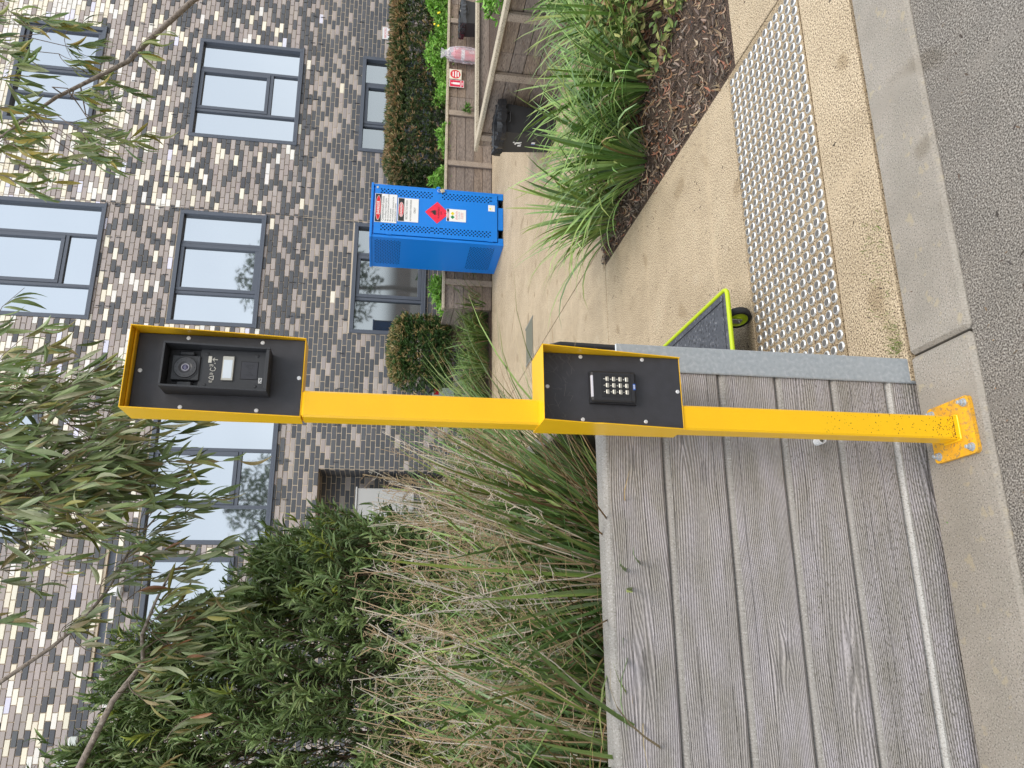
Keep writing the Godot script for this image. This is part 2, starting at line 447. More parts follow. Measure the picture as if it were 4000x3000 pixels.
# ------------------------------------------------------------------ building
func building():
	var zf := -13.62
	var house := thing("brick_building", "three storey building of mixed charcoal, taupe and cream bricks with grey framed windows", "building", Vector3(0, 0, 0))
	# openings: x0, x1, y0, y1, depth of reveal
	var ops := []
	var wins := []
	var c1 := [8.9, 11.17]; var c2 := [5.04, 7.31]; var c3 := [1.18, 3.45]
	wins.append({"c": c1, "y": [3.62, 5.62], "cols": [0.0, 0.265, 0.725, 1.0], "sash": 1, "split": 0.27, "blind": [0.16, 0.14, 0.16]})
	wins.append({"c": c2, "y": [4.05, 5.57], "cols": [0.0, 0.265, 0.735, 1.0], "sash": 1, "split": 0.0, "blind": [0.2, 0.17, 0.2]})
	wins.append({"c": c1, "y": [7.39, 8.89], "cols": [0.0, 0.28, 0.53, 1.0], "sash": 2, "split": 0.0, "blind": [0.0, 0.0, 0.12]})
	wins.append({"c": c2, "y": [6.87, 8.87], "cols": [0.0, 0.265, 0.735, 1.0], "sash": 1, "split": 0.27, "blind": [0.0, 0.0, 0.3]})
	wins.append({"c": c2, "y": [1.02, 2.38], "cols": [0.0, 0.3, 0.735, 1.0], "sash": 1, "split": 0.0, "blind": [0.62, 0.58, 0.9], "low": true})
	wins.append({"c": c1, "y": [1.02, 2.41], "cols": [0.0, 0.265, 0.735, 1.0], "sash": 1, "split": 0.0, "blind": [0.0, 0.98, 0.0], "low": true})
	wins.append({"c": c3, "y": [3.52, 5.56], "cols": [0.0, 0.265, 0.725, 1.0], "sash": 1, "split": 0.27, "blind": [0.95, 0.6, 0.8]})
	wins.append({"c": c3, "y": [7.34, 8.87], "cols": [0.0, 0.28, 0.53, 1.0], "sash": 2, "split": 0.0, "blind": [0.3, 0.0, 0.0]})
	wins.append({"c": [-1.25, 0.98], "y": [4.05, 5.40], "cols": [0.0, 0.5, 1.0], "sash": 5, "split": 0.0, "blind": [0.97, 0.96]})
	for w in wins: ops.append([w.c[0], w.c[1], w.y[0], w.y[1]])
	ops.append([0.9, 2.5, 0.0, 2.77])     # recess by the side door
	ops.append([-0.9, 1.1, 5.86, 5.98])    # slot above the left window, filled dark in place of shade
	var X0 := -9.0; var X1 := 17.0; var Y1 := 13.0
	# mortar faced wall with openings
	var xs := [X0, X1]; var ys := [0.0, Y1, 3.36]
	for o in ops:
		for k in 2:
			if not xs.has(o[k]): xs.append(o[k])
			if not ys.has(o[2 + k]): ys.append(o[2 + k])
	xs.sort(); ys.sort()
	var b := bld()
	for i in xs.size() - 1:
		for j in ys.size() - 1:
			var cx: float = (xs[i] + xs[i + 1]) / 2; var cy: float = (ys[j] + ys[j + 1]) / 2
			var open := false
			for o in ops:
				if cx > o[0] and cx < o[1] and cy > o[2] and cy < o[3]: open = true
			if open: continue
			b.quad(Vector3(xs[i], ys[j], zf), Vector3(xs[i + 1], ys[j], zf), Vector3(xs[i + 1], ys[j + 1], zf), Vector3(xs[i], ys[j + 1], zf))
	for o in ops:
		var zb := zf - 0.28
		if o[3] == 2.77: zb = zf - 0.75
		if o[3] == 5.98: zb = zf - 0.5
		b.quad(Vector3(o[0], o[2], zf), Vector3(o[0], o[3], zf), Vector3(o[0], o[3], zb), Vector3(o[0], o[2], zb))
		b.quad(Vector3(o[1], o[3], zf), Vector3(o[1], o[2], zf), Vector3(o[1], o[2], zb), Vector3(o[1], o[3], zb))
		b.quad(Vector3(o[0], o[3], zf), Vector3(o[1], o[3], zf), Vector3(o[1], o[3], zb), Vector3(o[0], o[3], zb))
		b.quad(Vector3(o[1], o[2], zf), Vector3(o[0], o[2], zf), Vector3(o[0], o[2], zb), Vector3(o[1], o[2], zb))
		if o[3] == 2.77 or o[3] == 5.98:
			b.quad(Vector3(o[0], o[2], zb), Vector3(o[1], o[2], zb), Vector3(o[1], o[3], zb), Vector3(o[0], o[3], zb))
	var wall := part("wall", b, M.mortar, house)
	b = bld(); b.box(Vector3(-0.899, 5.861, zf - 0.49), Vector3(1.099, 5.979, zf - 0.05)); part("slot_dark_filler", b, M.frame, house)  # dark panel added inside the slot, standing in for its shade
	# structure behind: floors, back wall, roof, ends
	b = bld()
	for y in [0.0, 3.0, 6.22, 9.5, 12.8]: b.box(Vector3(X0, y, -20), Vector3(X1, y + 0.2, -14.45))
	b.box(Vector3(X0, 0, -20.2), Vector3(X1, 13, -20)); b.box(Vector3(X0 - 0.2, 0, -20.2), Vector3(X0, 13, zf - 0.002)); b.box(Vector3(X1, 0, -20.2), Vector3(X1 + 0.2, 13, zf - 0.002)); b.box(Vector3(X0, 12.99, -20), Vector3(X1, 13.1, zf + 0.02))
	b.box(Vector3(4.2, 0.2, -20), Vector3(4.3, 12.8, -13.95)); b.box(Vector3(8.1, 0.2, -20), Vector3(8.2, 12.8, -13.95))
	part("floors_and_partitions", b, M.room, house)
	# bricks
	var bw := 0.236; var bh := 0.086; var jt := 0.0125
	var bb := bld(); bb.box(Vector3(-0.5, -(bh - jt) / 2, -0.02), Vector3(0.5, (bh - jt) / 2, 0.0), 0.0)
	var bm := bld()
	bm.box(Vector3(-(bw - jt) / 2, -(bh - jt) / 2, -0.02), Vector3((bw - jt) / 2, (bh - jt) / 2, 0.0), 0.003)
	var mesh_full := bm.mesh(); var mesh_cut := bb.mesh()
	var cols := {"dark": [Color(0.082, 0.086, 0.096), Color(0.072, 0.076, 0.086), Color(0.094, 0.098, 0.108)], "taupe": [Color(0.37, 0.322, 0.30), Color(0.345, 0.302, 0.284), Color(0.40, 0.35, 0.325)], "cream": [Color(0.80, 0.74, 0.60), Color(0.83, 0.78, 0.66), Color(0.78, 0.76, 0.72)], "lilac": [Color(0.72, 0.71, 0.84)]}
	var mats := {}
	for k in cols:
		mats[k] = []
		for c in cols[k]: mats[k].append(mat((c as Color).linear_to_srgb(), 0.55))
	var full := []; var full_c := []; var cut := []; var cut_c := []; var cand := []
	var course := 0
	var y := 0.0
	while y < 10.4:
		var yc := y + bh / 2
		var zo := zf + 0.007 + (0.012 if yc > 3.36 else 0.0)
		# gaps along this course
		var segs := [[-6.0, 7.349], [7.351, 14.6]]
		for o in ops:
			if yc > o[2] - 0.01 and yc < o[3] + 0.01:
				var ns := []
				for s in segs:
					if o[1] <= s[0] or o[0] >= s[1]: ns.append(s)
					else:
						if o[0] - s[0] > 0.03: ns.append([s[0], o[0]])
						if s[1] - o[1] > 0.03: ns.append([o[1], s[1]])
				segs = ns
		var off: float = (bw / 2 if course % 2 == 1 else 0.0) - 6.3
		for i in 95:
			var a: float = off + i * bw; var e := a + bw
			for s in segs:
				var p: float = maxf(a, s[0]); var q: float = minf(e, s[1])
				if q - p < 0.035: continue
				var h := yc + rr(-0.35, 0.35)
				var pd := 0.80
				if h > 3.3: pd = clampf(remap(h, 3.3, 4.0, 0.66, 0.43), 0.43, 0.66)
				if h > 6.2: pd = clampf(remap(h, 6.0, 7.8, 0.37, 0.04), 0.03, 0.37)
				var pc := 0.004
				if h > 3.5: pc = clampf(remap(h, 3.5, 6.6, 0.06, 0.17), 0.06, 0.17)
				if h > 6.8: pc = clampf(remap(h, 6.6, 8.3, 0.17, 0.68), 0.17, 0.74)
				var t := rng.randf()
				var kind := "taupe"
				if t < pd: kind = "dark"
				elif t < pd + pc: kind = "cream" if rng.randf() > 0.05 else "lilac"
				var ci: int = rng.randi() % (cols[kind] as Array).size()
				var c: Color = cols[kind][ci]
				if q - p > bw - 0.004:
					var x := at((p + q) / 2, yc, zo + rr(-0.001, 0.0015))
					var px := pix(x.origin)
					if px.x > 420 and px.x < 1400 and px.y > 480 and px.y < 1240: cand.append([x, kind, ci, (x.origin - EYE).length()])
					else:
						full.append(x); full_c.append(jit(c, 0.07))
				else:
					var x2 := Transform3D(Basis.from_scale(Vector3(q - p - jt, 1, 1)), Vector3((p + q) / 2, yc, zo))
					cut.append(x2); cut_c.append(jit(c, 0.07))
		y += bh; course += 1
	cand.sort_custom(func(p, q): return p[3] < q[3])
	for i in cand.size():
		if i < 300: inst("brick", mesh_full, mats[cand[i][1]][cand[i][2]], wall, cand[i][0])
		else:
			full.append(cand[i][0]); full_c.append(jit(cols[cand[i][1]][cand[i][2]], 0.07))
	many("other_bricks", mesh_full, M.brick, wall, full, full_c)
	many("cut_bricks", mesh_cut, M.brick, wall, cut, cut_c)
	# weep vents: dark upright slots in the joints
	var wv := []; var wc := []
	for yy in [3.44, 3.28, 6.72, 6.56, 2.48, 5.68, 5.92]:
		for i in 22:
			var p := Vector3(0.6 + i * 0.672, yy + 0.0, zf + 0.014)
			var blocked := false
			for o in ops:
				if p.x > o[0] - 0.02 and p.x < o[1] + 0.02 and p.y > o[2] - 0.05 and p.y < o[3] + 0.05: blocked = true
			if not blocked:
				wv.append(at(p.x, p.y, p.z + (0.012 if yy > 3.36 else 0.0))); wc.append(Color(0.03, 0.032, 0.04))
	var vb := bld(); vb.box(Vector3(-0.005, -0.045, -0.012), Vector3(0.005, 0.045, 0.004))
	many("weep_vents", vb.mesh(), M.brick, wall, wv, wc)
	# bricks lining the recess (back and right reveal)
	var rb := []; var rc := []
	for j in 34:
		for i in 8:
			rb.append(at(0.95 + i * bw + (bw / 2 if j % 2 == 1 else 0.0), 0.04 + j * bh, zf - 0.742)); rc.append(jit(cols["dark"][rng.randi() % 3] if rng.randf() < 0.9 else cols["taupe"][0], 0.08))
		for i in 3:
			rb.append(Transform3D(Basis(Vector3.UP, -PI / 2), Vector3(2.493, 0.04 + j * bh, zf - 0.12 - i * bw - (bw / 2 if j % 2 == 1 else 0.0)))); rc.append(jit(cols["dark"][rng.randi() % 3], 0.08))
	many("recess_bricks", mesh_full, M.brick, wall, rb, rc)
	# windows
	for w in wins: window(house, w, zf)
	# grey louvre gate in the recess
	b = bld()
	for i in 7: b.box(Vector3(1.0 + i * 0.07, 0.05, zf - 0.55), Vector3(1.03 + i * 0.07, 2.62, zf - 0.52), 0.004)
	for yy in [0.1, 1.3, 2.6]: b.box(Vector3(0.98, yy, zf - 0.565), Vector3(1.5, yy + 0.05, zf - 0.552), 0.004)
	part("louvre_screen", b, M.frame, house)
	# things fixed to the wall
	b = bld(); b.box(Vector3(-0.42, 0, -0.15), Vector3(0.42, 1.0, 0.15), 0.012)
	var ac := thing("air_conditioner", "white air conditioner case in the dark brick recess behind the dry grass", "air conditioner", Vector3(1.78, 1.08, zf - 0.32))
	part("case", b, mat(lin(0.42, 0.42, 0.41), 0.6), ac)
	b = bld(); b.box(Vector3(-0.44, 1.001, -0.17), Vector3(0.44, 1.03, 0.17), 0.006); part("lid", b, mat(lin(0.5, 0.5, 0.49), 0.6), ac)
	b = bld()
	for i in 6: b.box(Vector3(-0.3, 0.2 + i * 0.1, 0.151), Vector3(0.1, 0.23 + i * 0.1, 0.156), 0.002)
	part("grille", b, mat(lin(0.55, 0.55, 0.55), 0.6), ac)
	b = bld(); b.box(Vector3(-0.38, -1.05, -0.12), Vector3(0.38, -0.002, 0.12), 0.01); part("stand", b, M.frame, ac)
	for f in [[-1.98, 6.13, 0.19, 0.26, "larger white square floodlight on the far left brick wall"], [-1.74, 6.07, 0.13, 0.13, "smaller white square light beside the larger floodlight"]]:
		var fl := thing("wall_light", f[4], "light", Vector3(f[0], f[1], zf + 0.02))
		b = bld(); b.box(Vector3(-f[2] / 2, -f[3] / 2, 0.05), Vector3(f[2] / 2, f[3] / 2, 0.11), 0.02); part("housing", b, mat(lin(0.6, 0.64, 0.6), 0.5), fl)
		b = bld(); b.box(Vector3(-0.04, -0.04, -0.01), Vector3(0.04, 0.04, 0.052), 0.004); part("bracket", b, M.frame, fl)
	var cm := thing("security_camera", "small white dome camera under the dark slot of the left brick wall", "camera", Vector3(0.44, 5.78, zf + 0.02))
	b = bld(Transform3D(Basis(Vector3.RIGHT, PI), Vector3(0, 0, 0.08))); b.lathe([Vector2(0.08, 0), Vector2(0.085, 0.05), Vector2(0.06, 0.10), Vector2(0.0, 0.13)], 16); part("dome", b, M.white, cm)
	b = bld(); b.box(Vector3(-0.05, 0.001, 0), Vector3(0.05, 0.08, 0.14), 0.006); part("mount", b, M.white, cm)

func window(house: Node3D, w: Dictionary, zf: float):
	var x0: float = w.c[0]; var x1: float = w.c[1]; var y0: float = w.y[0]; var y1: float = w.y[1]
	var z := zf + 0.006
	var fw := 0.075
	var b := bld()
	# outer box frame, proud of the brickwork
	b.box(Vector3(x0, y0, z - 0.22), Vector3(x0 + fw, y1, z + 0.022), 0.004); b.box(Vector3(x1 - fw, y0, z - 0.22), Vector3(x1, y1, z + 0.022), 0.004)
	b.box(Vector3(x0 + fw, y1 - fw, z - 0.22), Vector3(x1 - fw, y1, z + 0.02), 0.004)
	b.box(Vector3(x0 + fw, y0, z - 0.22), Vector3(x1 - fw, y0 + fw * 0.7, z + 0.02), 0.004)
	var f := part("window", b, M.frame, house)
	b = bld(); b.box(Vector3(x0 - 0.015, y0 - 0.035, z - 0.05), Vector3(x1 + 0.015, y0 - 0.002, z + 0.05), 0.005)
	part("sill", b, M.frame, f)
	var n: int = w.cols.size() - 1
	var gz := z - 0.08
	var glass: Material = M.glass_low if w.has("low") else M.glass
	for i in n:
		var a: float = lerpf(x0 + fw, x1 - fw, w.cols[i]); var e: float = lerpf(x0 + fw, x1 - fw, w.cols[i + 1])
		var mu := 0.055
		if i < n - 1:
			b = bld(); b.box(Vector3(e - mu / 2, y0 + fw * 0.7, gz - 0.06), Vector3(e + mu / 2, y1 - fw, gz + 0.05), 0.003)
			part("mullion", b, M.frame, f)
		var ga := a + (mu / 2 if i > 0 else 0.0); var ge := e - (mu / 2 if i < n - 1 else 0.0)
		var gy0 := y0 + fw * 0.7; var gy1 := y1 - fw
		var lows := []
		if i == w.sash and w.split > 0:
			var ty: float = lerpf(gy0, gy1, w.split)
			b = bld(); b.box(Vector3(ga, ty - 0.03, gz - 0.06), Vector3(ge, ty + 0.03, gz + 0.048), 0.003)
			part("transom", b, M.frame, f)
			lows = [[gy0, ty - 0.03, false], [ty + 0.03, gy1, true]]
		else:
			lows = [[gy0, gy1, i == w.sash]]
		for r in lows:
			var p0: float = r[0]; var p1: float = r[1]; var q0 := ga; var q1 := ge
			if r[2]:
				var sw := 0.07
				b = bld()
				b.box(Vector3(ga + 0.004, p0 + 0.004, gz - 0.03), Vector3(ga + sw, p1 - 0.004, gz + 0.062), 0.004); b.box(Vector3(ge - sw, p0 + 0.004, gz - 0.03), Vector3(ge - 0.004, p1 - 0.004, gz + 0.062), 0.004)
				b.box(Vector3(ga + sw, p1 - sw, gz - 0.03), Vector3(ge - sw, p1 - 0.004, gz + 0.060), 0.004); b.box(Vector3(ga + sw, p0 + 0.004, gz - 0.03), Vector3(ge - sw, p0 + sw, gz + 0.060), 0.004)
				part("sash", b, M.frame, f)
				q0 += sw; q1 -= sw; p0 += sw; p1 -= sw
			b = bld(); b.box(Vector3(q0, p0, gz - 0.004), Vector3(q1, p1, gz + 0.004))
			part("pane", b, glass, f)
		var bl: float = w.blind[i]
		if bl > 0:
			var by := lerpf(gy1, gy0, bl)
			b = bld(); b.box(Vector3(ga + 0.01, by, gz - 0.056), Vector3(ge - 0.01, gy1 - 0.003, gz - 0.053)); b.box(Vector3(ga + 0.01, by - 0.02, gz - 0.059), Vector3(ge - 0.01, by - 0.001, gz - 0.048), 0.003)
			part("blind", b, M.blind, f)

# ------------------------------------------------------------------ concrete sleeper wall
func sleeper_tex(seed_: int, dirt: float) -> Array:
	var w := 1024; var h := 144
	var warp := noise(seed_, 0.0035, FastNoiseLite.TYPE_SIMPLEX_SMOOTH, 3); var st := noise(seed_ + 3, 0.01, FastNoiseLite.TYPE_SIMPLEX_SMOOTH, 4); var fi := noise(seed_ + 5, 0.25, FastNoiseLite.TYPE_SIMPLEX_SMOOTH, 1)
	var r := RandomNumberGenerator.new(); r.seed = seed_
	var knots := []
	for k in 4: knots.append([r.randf_range(0, w), r.randf_range(10, h - 10), r.randf_range(5, 9), r.randf_range(20, 46)])
	var splits := []
	for k in 4: splits.append([r.randf_range(8, h - 8), r.randf_range(0, w), r.randf_range(300, 900)])
	var out := PackedByteArray(); out.resize(w * h * 3)
	var hb := PackedByteArray(); hb.resize(w * h)
	var fq := r.randf_range(1.15, 1.45)
	for y in h:
		for x in w:
			var v := y + warp.get_noise_2d(x * 0.5, y * 1.2) * 22.0
			var kd := 0.0
			for k in knots:
				var dx: float = (x - k[0]) / k[3]; var dy: float = (y - k[1]) / k[2]
				if absf(dx) < 3.2 and absf(dy) < 4.0:
					var q := exp(-dx * dx * 0.6 - dy * dy * 0.22)
					v += signf(y - k[1]) * q * 9.0
					if dx * dx * 5.0 + dy * dy < 1.0: kd = 0.5
			var g := 0.5 + 0.5 * sin(v * fq)
			g = g * (0.65 + 0.35 * (st.get_noise_2d(x * 0.5, y * 3.0 + 400) + 0.5))
			var s := st.get_noise_2d(x, y * 1.5)
			var f := fi.get_noise_2d(x * 0.6, y)
			var split := 0.0
			for k in splits:
				if x > k[1] - k[2] / 2 and x < k[1] + k[2] / 2 and absf(y + warp.get_noise_2d(x * 0.8, 90) * 10.0 - k[0]) < 0.8: split = 1.0
			var l := 0.595 + 0.21 * (g - 0.4) + 0.065 * s + 0.05 * f - 0.18 * split - kd * 0.16
			var rd := l * 1.02; var gr := l * 0.985; var bl := l * (0.97 + 0.05 * s)
			if dirt > 0.0:
				var d2 := fi.get_noise_2d(x * 0.8 + 700, y * 1.3)
				if d2 > 0.70 - dirt * (0.25 + 0.4 * y / h):
					rd = lerpf(rd, 0.30, 0.6); gr = lerpf(gr, 0.29, 0.6); bl = lerpf(bl, 0.24, 0.6)
			var i := y * w + x
			out[i * 3] = int(clampf(rd, 0, 1) * 255); out[i * 3 + 1] = int(clampf(gr, 0, 1) * 255); out[i * 3 + 2] = int(clampf(bl, 0, 1) * 255)
			hb[i] = int(clampf(40 + 170 * g - 120 * split + 20 * f, 0, 255))
	return [ImageTexture.create_from_image(Image.create_from_data(w, h, false, Image.FORMAT_RGB8, out)), ImageTexture.create_from_image(Image.create_from_data(w, h, false, Image.FORMAT_L8, hb))]

func retaining_wall():
	var t := thing("retaining_wall", "grey wood-grained concrete sleeper wall holding the grass bed behind the yellow post", "wall", Vector3(0, 0, -2.14))
	var ys := [1.04, 0.852, 0.657, 0.466, 0.276, 0.083, -0.12]
	for k in 6:
		var tx := sleeper_tex(300 + k * 17, [0.0, 0.0, 0.0, 0.06, 0.30, 0.62][k])
		var m := mat(Color(1.0, 1.0, 1.0), 0.85); m.albedo_texture = tx[0]
		m.heightmap_enabled = true; m.heightmap_texture = tx[1]; m.heightmap_scale = 0.32
		var hi: float = ys[k] - 0.0; var lo: float = ys[k + 1] + 0.004
		var xa := -2.1; var xb := 0.73
		# profile (z outwards, y): chamfered front edges
		var prof := [Vector2(0.0, hi - (0.021 if k == 5 else 0.017)), Vector2(0.0, lo + 0.007), Vector2(-0.006, lo), Vector2(-0.075, lo)]
		var edge := [Vector2(-0.075, hi), Vector2(-0.017, hi), Vector2(-0.007, hi - 0.004), Vector2(-0.0015, hi - 0.010), Vector2(0.0, hi - 0.017)]
		if k == 5: edge = [Vector2(-0.075, hi), Vector2(-0.016, hi), Vector2(-0.002, hi - 0.008), Vector2(0.002, hi - 0.013), Vector2(0.0, hi - 0.021)]
		var b := bld()
		var tot := 0.0
		for i in prof.size() - 1:
			var p: Vector2 = prof[i]; var q: Vector2 = prof[i + 1]
			var v0 := (hi - p.y) / (hi - lo); var v1 := (hi - q.y) / (hi - lo)
			b.quad(Vector3(xa, q.y, q.x), Vector3(xb, q.y, q.x), Vector3(xb, p.y, p.x), Vector3(xa, p.y, p.x), Vector2(0, v1), Vector2(1.0, v1), Vector2(1.0, v0), Vector2(0, v0))
		b.quad(Vector3(xa, lo, -0.075), Vector3(xa, hi, -0.075), Vector3(xb, hi, -0.075), Vector3(xb, lo, -0.075))
		var sl := part("sleeper", b, m, t)
		b = bld()
		for i in edge.size() - 1:
			b.quad(Vector3(xa, edge[i + 1].y, edge[i + 1].x), Vector3(xb, edge[i + 1].y, edge[i + 1].x), Vector3(xb, edge[i].y, edge[i].x), Vector3(xa, edge[i].y, edge[i].x))
		part("top_edge", b, M.white_concrete if k == 5 else M.pale_concrete, sl)
	var b2 := bld(); b2.box(Vector3(-2.1, -0.12, -0.085), Vector3(0.73, 1.0, -0.0751)); part("backing", b2, M.concrete, t)
	# galvanised channel post that closes the end of the wall
	b2 = bld()
	b2.box(Vector3(0.7155, -0.06, 0.003), Vector3(0.80, 0.99, 0.010), 0.003)
	b2.box(Vector3(0.7535, -0.06, -0.088), Vector3(0.7615, 0.988, 0.003), 0.0)
	b2.box(Vector3(0.7155, -0.06, -0.096), Vector3(0.80, 0.99, -0.088), 0.002)
	part("steel_post", b2, M.galv, t)
	# return wall beside the path
	b2 = bld(); b2.box(Vector3(0.664, -0.06, -4.2), Vector3(0.742, 1.03, -0.098), 0.008)
	part("return_wall", b2, M.concrete, t)
	# weep pipe between two sleepers
	var wp := bld(Transform3D(Basis(Vector3.RIGHT, PI / 2), Vector3(0.513, 0.352, 0.0)))
	wp.lathe([Vector2(0.011, 0.0), Vector2(0.011, -0.05), Vector2(0.0125, -0.05), Vector2(0.0125, 0.034), Vector2(0.0105, 0.034), Vector2(0.0105, -0.04), Vector2(0.0, -0.04)], 14)
	part("weep_pipe", wp, M.white, t)

# ------------------------------------------------------------------ timber planters
func boards(t: Node3D, a: Vector3, e: Vector3, h: float, rows: int, out: Vector3, posts: Array, rust := false):
	var d := e - a; var l := d.length()
	var x := d / l
	var basis := Basis(x, Vector3.UP, x.cross(Vector3.UP))
	if basis.z.dot(out) < 0: basis = Basis(-x, Vector3.UP, (-x).cross(Vector3.UP)); a = e
	var bh := h / rows
	var runs := int(ceil(l / 2.4))
	for r in rows:
		for k in runs:
			var b := bld()
			b.box(Vector3(l * k / runs + 0.002, r * bh + 0.003, -0.05), Vector3(l * (k + 1) / runs - 0.002, (r + 1) * bh - 0.003, rr(-0.002, 0.002)), 0.004)
			var o := part("board", b, M.timber[rng.randi() % 3], t)
			o.transform = Transform3D(basis, a)
	for p in posts:
		var b := bld(); b.box(Vector3(p * l - 0.05, 0.0, 0.0035), Vector3(p * l + 0.05, h - 0.003, 0.045), 0.006)
		var o := part("cleat", b, M.cleat, t); o.transform = Transform3D(basis, a)

func capping(t: Node3D, a: Vector3, e: Vector3, h: float, w: float, out: Vector3):
	var d := e - a; var l := d.length(); var x := d / l
	var basis := Basis(x, Vector3.UP, x.cross(Vector3.UP))
	if basis.z.dot(out) < 0: basis = Basis(-x, Vector3.UP, (-x).cross(Vector3.UP)); a = e
	var b := bld(); b.box(Vector3(0, h + 0.002, -w + 0.05), Vector3(l, h + 0.045, 0.055), 0.006)
	var o := part("capping", b, M.cap, t); o.transform = Transform3D(basis, a)

func planters():
	var t := thing("timber_planter", "long weathered timber raised bed along the brick wall behind the blue cabinet", "planter")
	var A := Vector3(4.83, 0, -11.64); var E := Vector3(15.0, 0, -11.64)
	boards(t, A, E, 0.775, 5, Vector3.BACK, [0.045, 0.265, 0.365, 0.56, 0.8])
	boards(t, Vector3(4.83, 0, -13.6), Vector3(4.83, 0, -11.692), 0.775, 5, Vector3.LEFT, [])
	capping(t, A + Vector3(-0.02, 0, 0), E, 0.775, 0.12, Vector3.BACK)
	var b := bld(); b.box(Vector3(4.885, 0.0, -13.59), Vector3(15, 0.68, -11.695)); part("soil", b, M.soil, t)
	t = thing("timber_planter", "nearer timber raised bed with pale capping and rust stains behind the litter bin", "planter")
	var h := 0.715
	boards(t, Vector3(5.30, 0, -7.78), Vector3(5.30, 0, -4.6), h, 5, Vector3.LEFT, [0.07, 0.40, 0.66, 0.97])
	capping(t, Vector3(5.30, 0, -7.82), Vector3(5.30, 0, -4.6), h, 0.12, Vector3.LEFT)
	boards(t, Vector3(5.352, 0, -7.78), Vector3(9.2, 0, -7.78), h, 4, Vector3.FORWARD, [])
	capping(t, Vector3(5.37, 0, -7.765), Vector3(9.2, 0, -7.765), h, 0.12, Vector3.FORWARD)
	boards(t, Vector3(5.352, 0, -4.6), Vector3(9.2, 0, -4.6), h, 4, Vector3.BACK, [])
	b = bld(); b.box(Vector3(5.353, 0.0, -7.727), Vector3(9.2, 0.60, -4.653)); part("soil", b, M.soil, t)
	# thin irrigation pipe lying on the soil
	b = bld(); b.tube([Vector3(5.5, 0.66, -7.6), Vector3(5.52, 0.67, -7.0), Vector3(5.5, 0.68, -6.2), Vector3(5.53, 0.67, -5.2)], 0.011, 6)
	part("irrigation_pipe", b, mat(lin(0.35, 0.18, 0.12), 0.6), t)

# ------------------------------------------------------------------ yellow post with intercom and keypad
func sheet(b: B, poly: Array, r0: float, r1: float):
	# polygon given as (n, y) pairs, thickness along r
	var p := PackedVector2Array()
	for q in poly: p.append(Vector2(-q[0], q[1]))
	var keep := b.xf
	b.xf = keep * Transform3D(Basis(Vector3(0, 0, -1), Vector3.UP, Vector3.RIGHT), Vector3.ZERO)
	b.prism(p, r0, r1)
	b.xf = keep

func hood(called: String, post: Node3D, r0: float, r1: float, y0: float, y1: float, nb: float, nt: float, nlow: float, dent: float) -> MeshInstance3D:
	var b := bld()
	var k := 0.0025
	var side := [[nb, y0], [nlow, y0], [nt, y1], [nb, y1]]
	var left := side.duplicate()
	if dent > 0:
		var f := 0.68; var ym := lerpf(y0, y1, f); var nm := lerpf(nlow, nt, f)
		left = [[nb, y0], [nlow, y0], [lerpf(nlow, nt, f - 0.08), ym - 0.035], [nm - dent, ym - 0.012], [nm - dent * 0.6, ym], [nm, ym + 0.03], [nt, y1], [nb, y1]]
	sheet(b, left, r0, r0 + k); sheet(b, side, r1 - k, r1)
	b.box(Vector3(r0 + k, y1 - k, nb), Vector3(r1 - k, y1, nt), 0.0006)
	b.box(Vector3(r0 + k, y0, nb), Vector3(r1 - k, y0 + k, nlow - 0.006), 0.0006)
	b.box(Vector3(r0 + k, y0 + k, nb), Vector3(r1 - k, y1 - k, nb + k), 0.0)
	return part(called, b, M.yellow, post)

func screw(parent: Node, r: float, y: float, n: float, rad := 0.0055, m: Material = null):
	var b := bld(Transform3D(Basis(Vector3.RIGHT, PI / 2), Vector3(r, y, n)))
	b.lathe([Vector2(rad, 0), Vector2(rad, 0.0006), Vector2(rad * 0.8, 0.0016), Vector2(0, 0.0018)], 14)
	var o := part("screw", b, m if m else M.bright, parent)
	var c := bld(Transform3D(Basis(Vector3.BACK, rr(0, 1.5)), Vector3(r, y, n + 0.0018)))
	c.box(Vector3(-rad * 0.55, -rad * 0.12, 0), Vector3(rad * 0.55, rad * 0.12, 0.0002)); c.box(Vector3(-rad * 0.12, -rad * 0.55, 0.00002), Vector3(rad * 0.12, rad * 0.55, 0.00022))
	return o

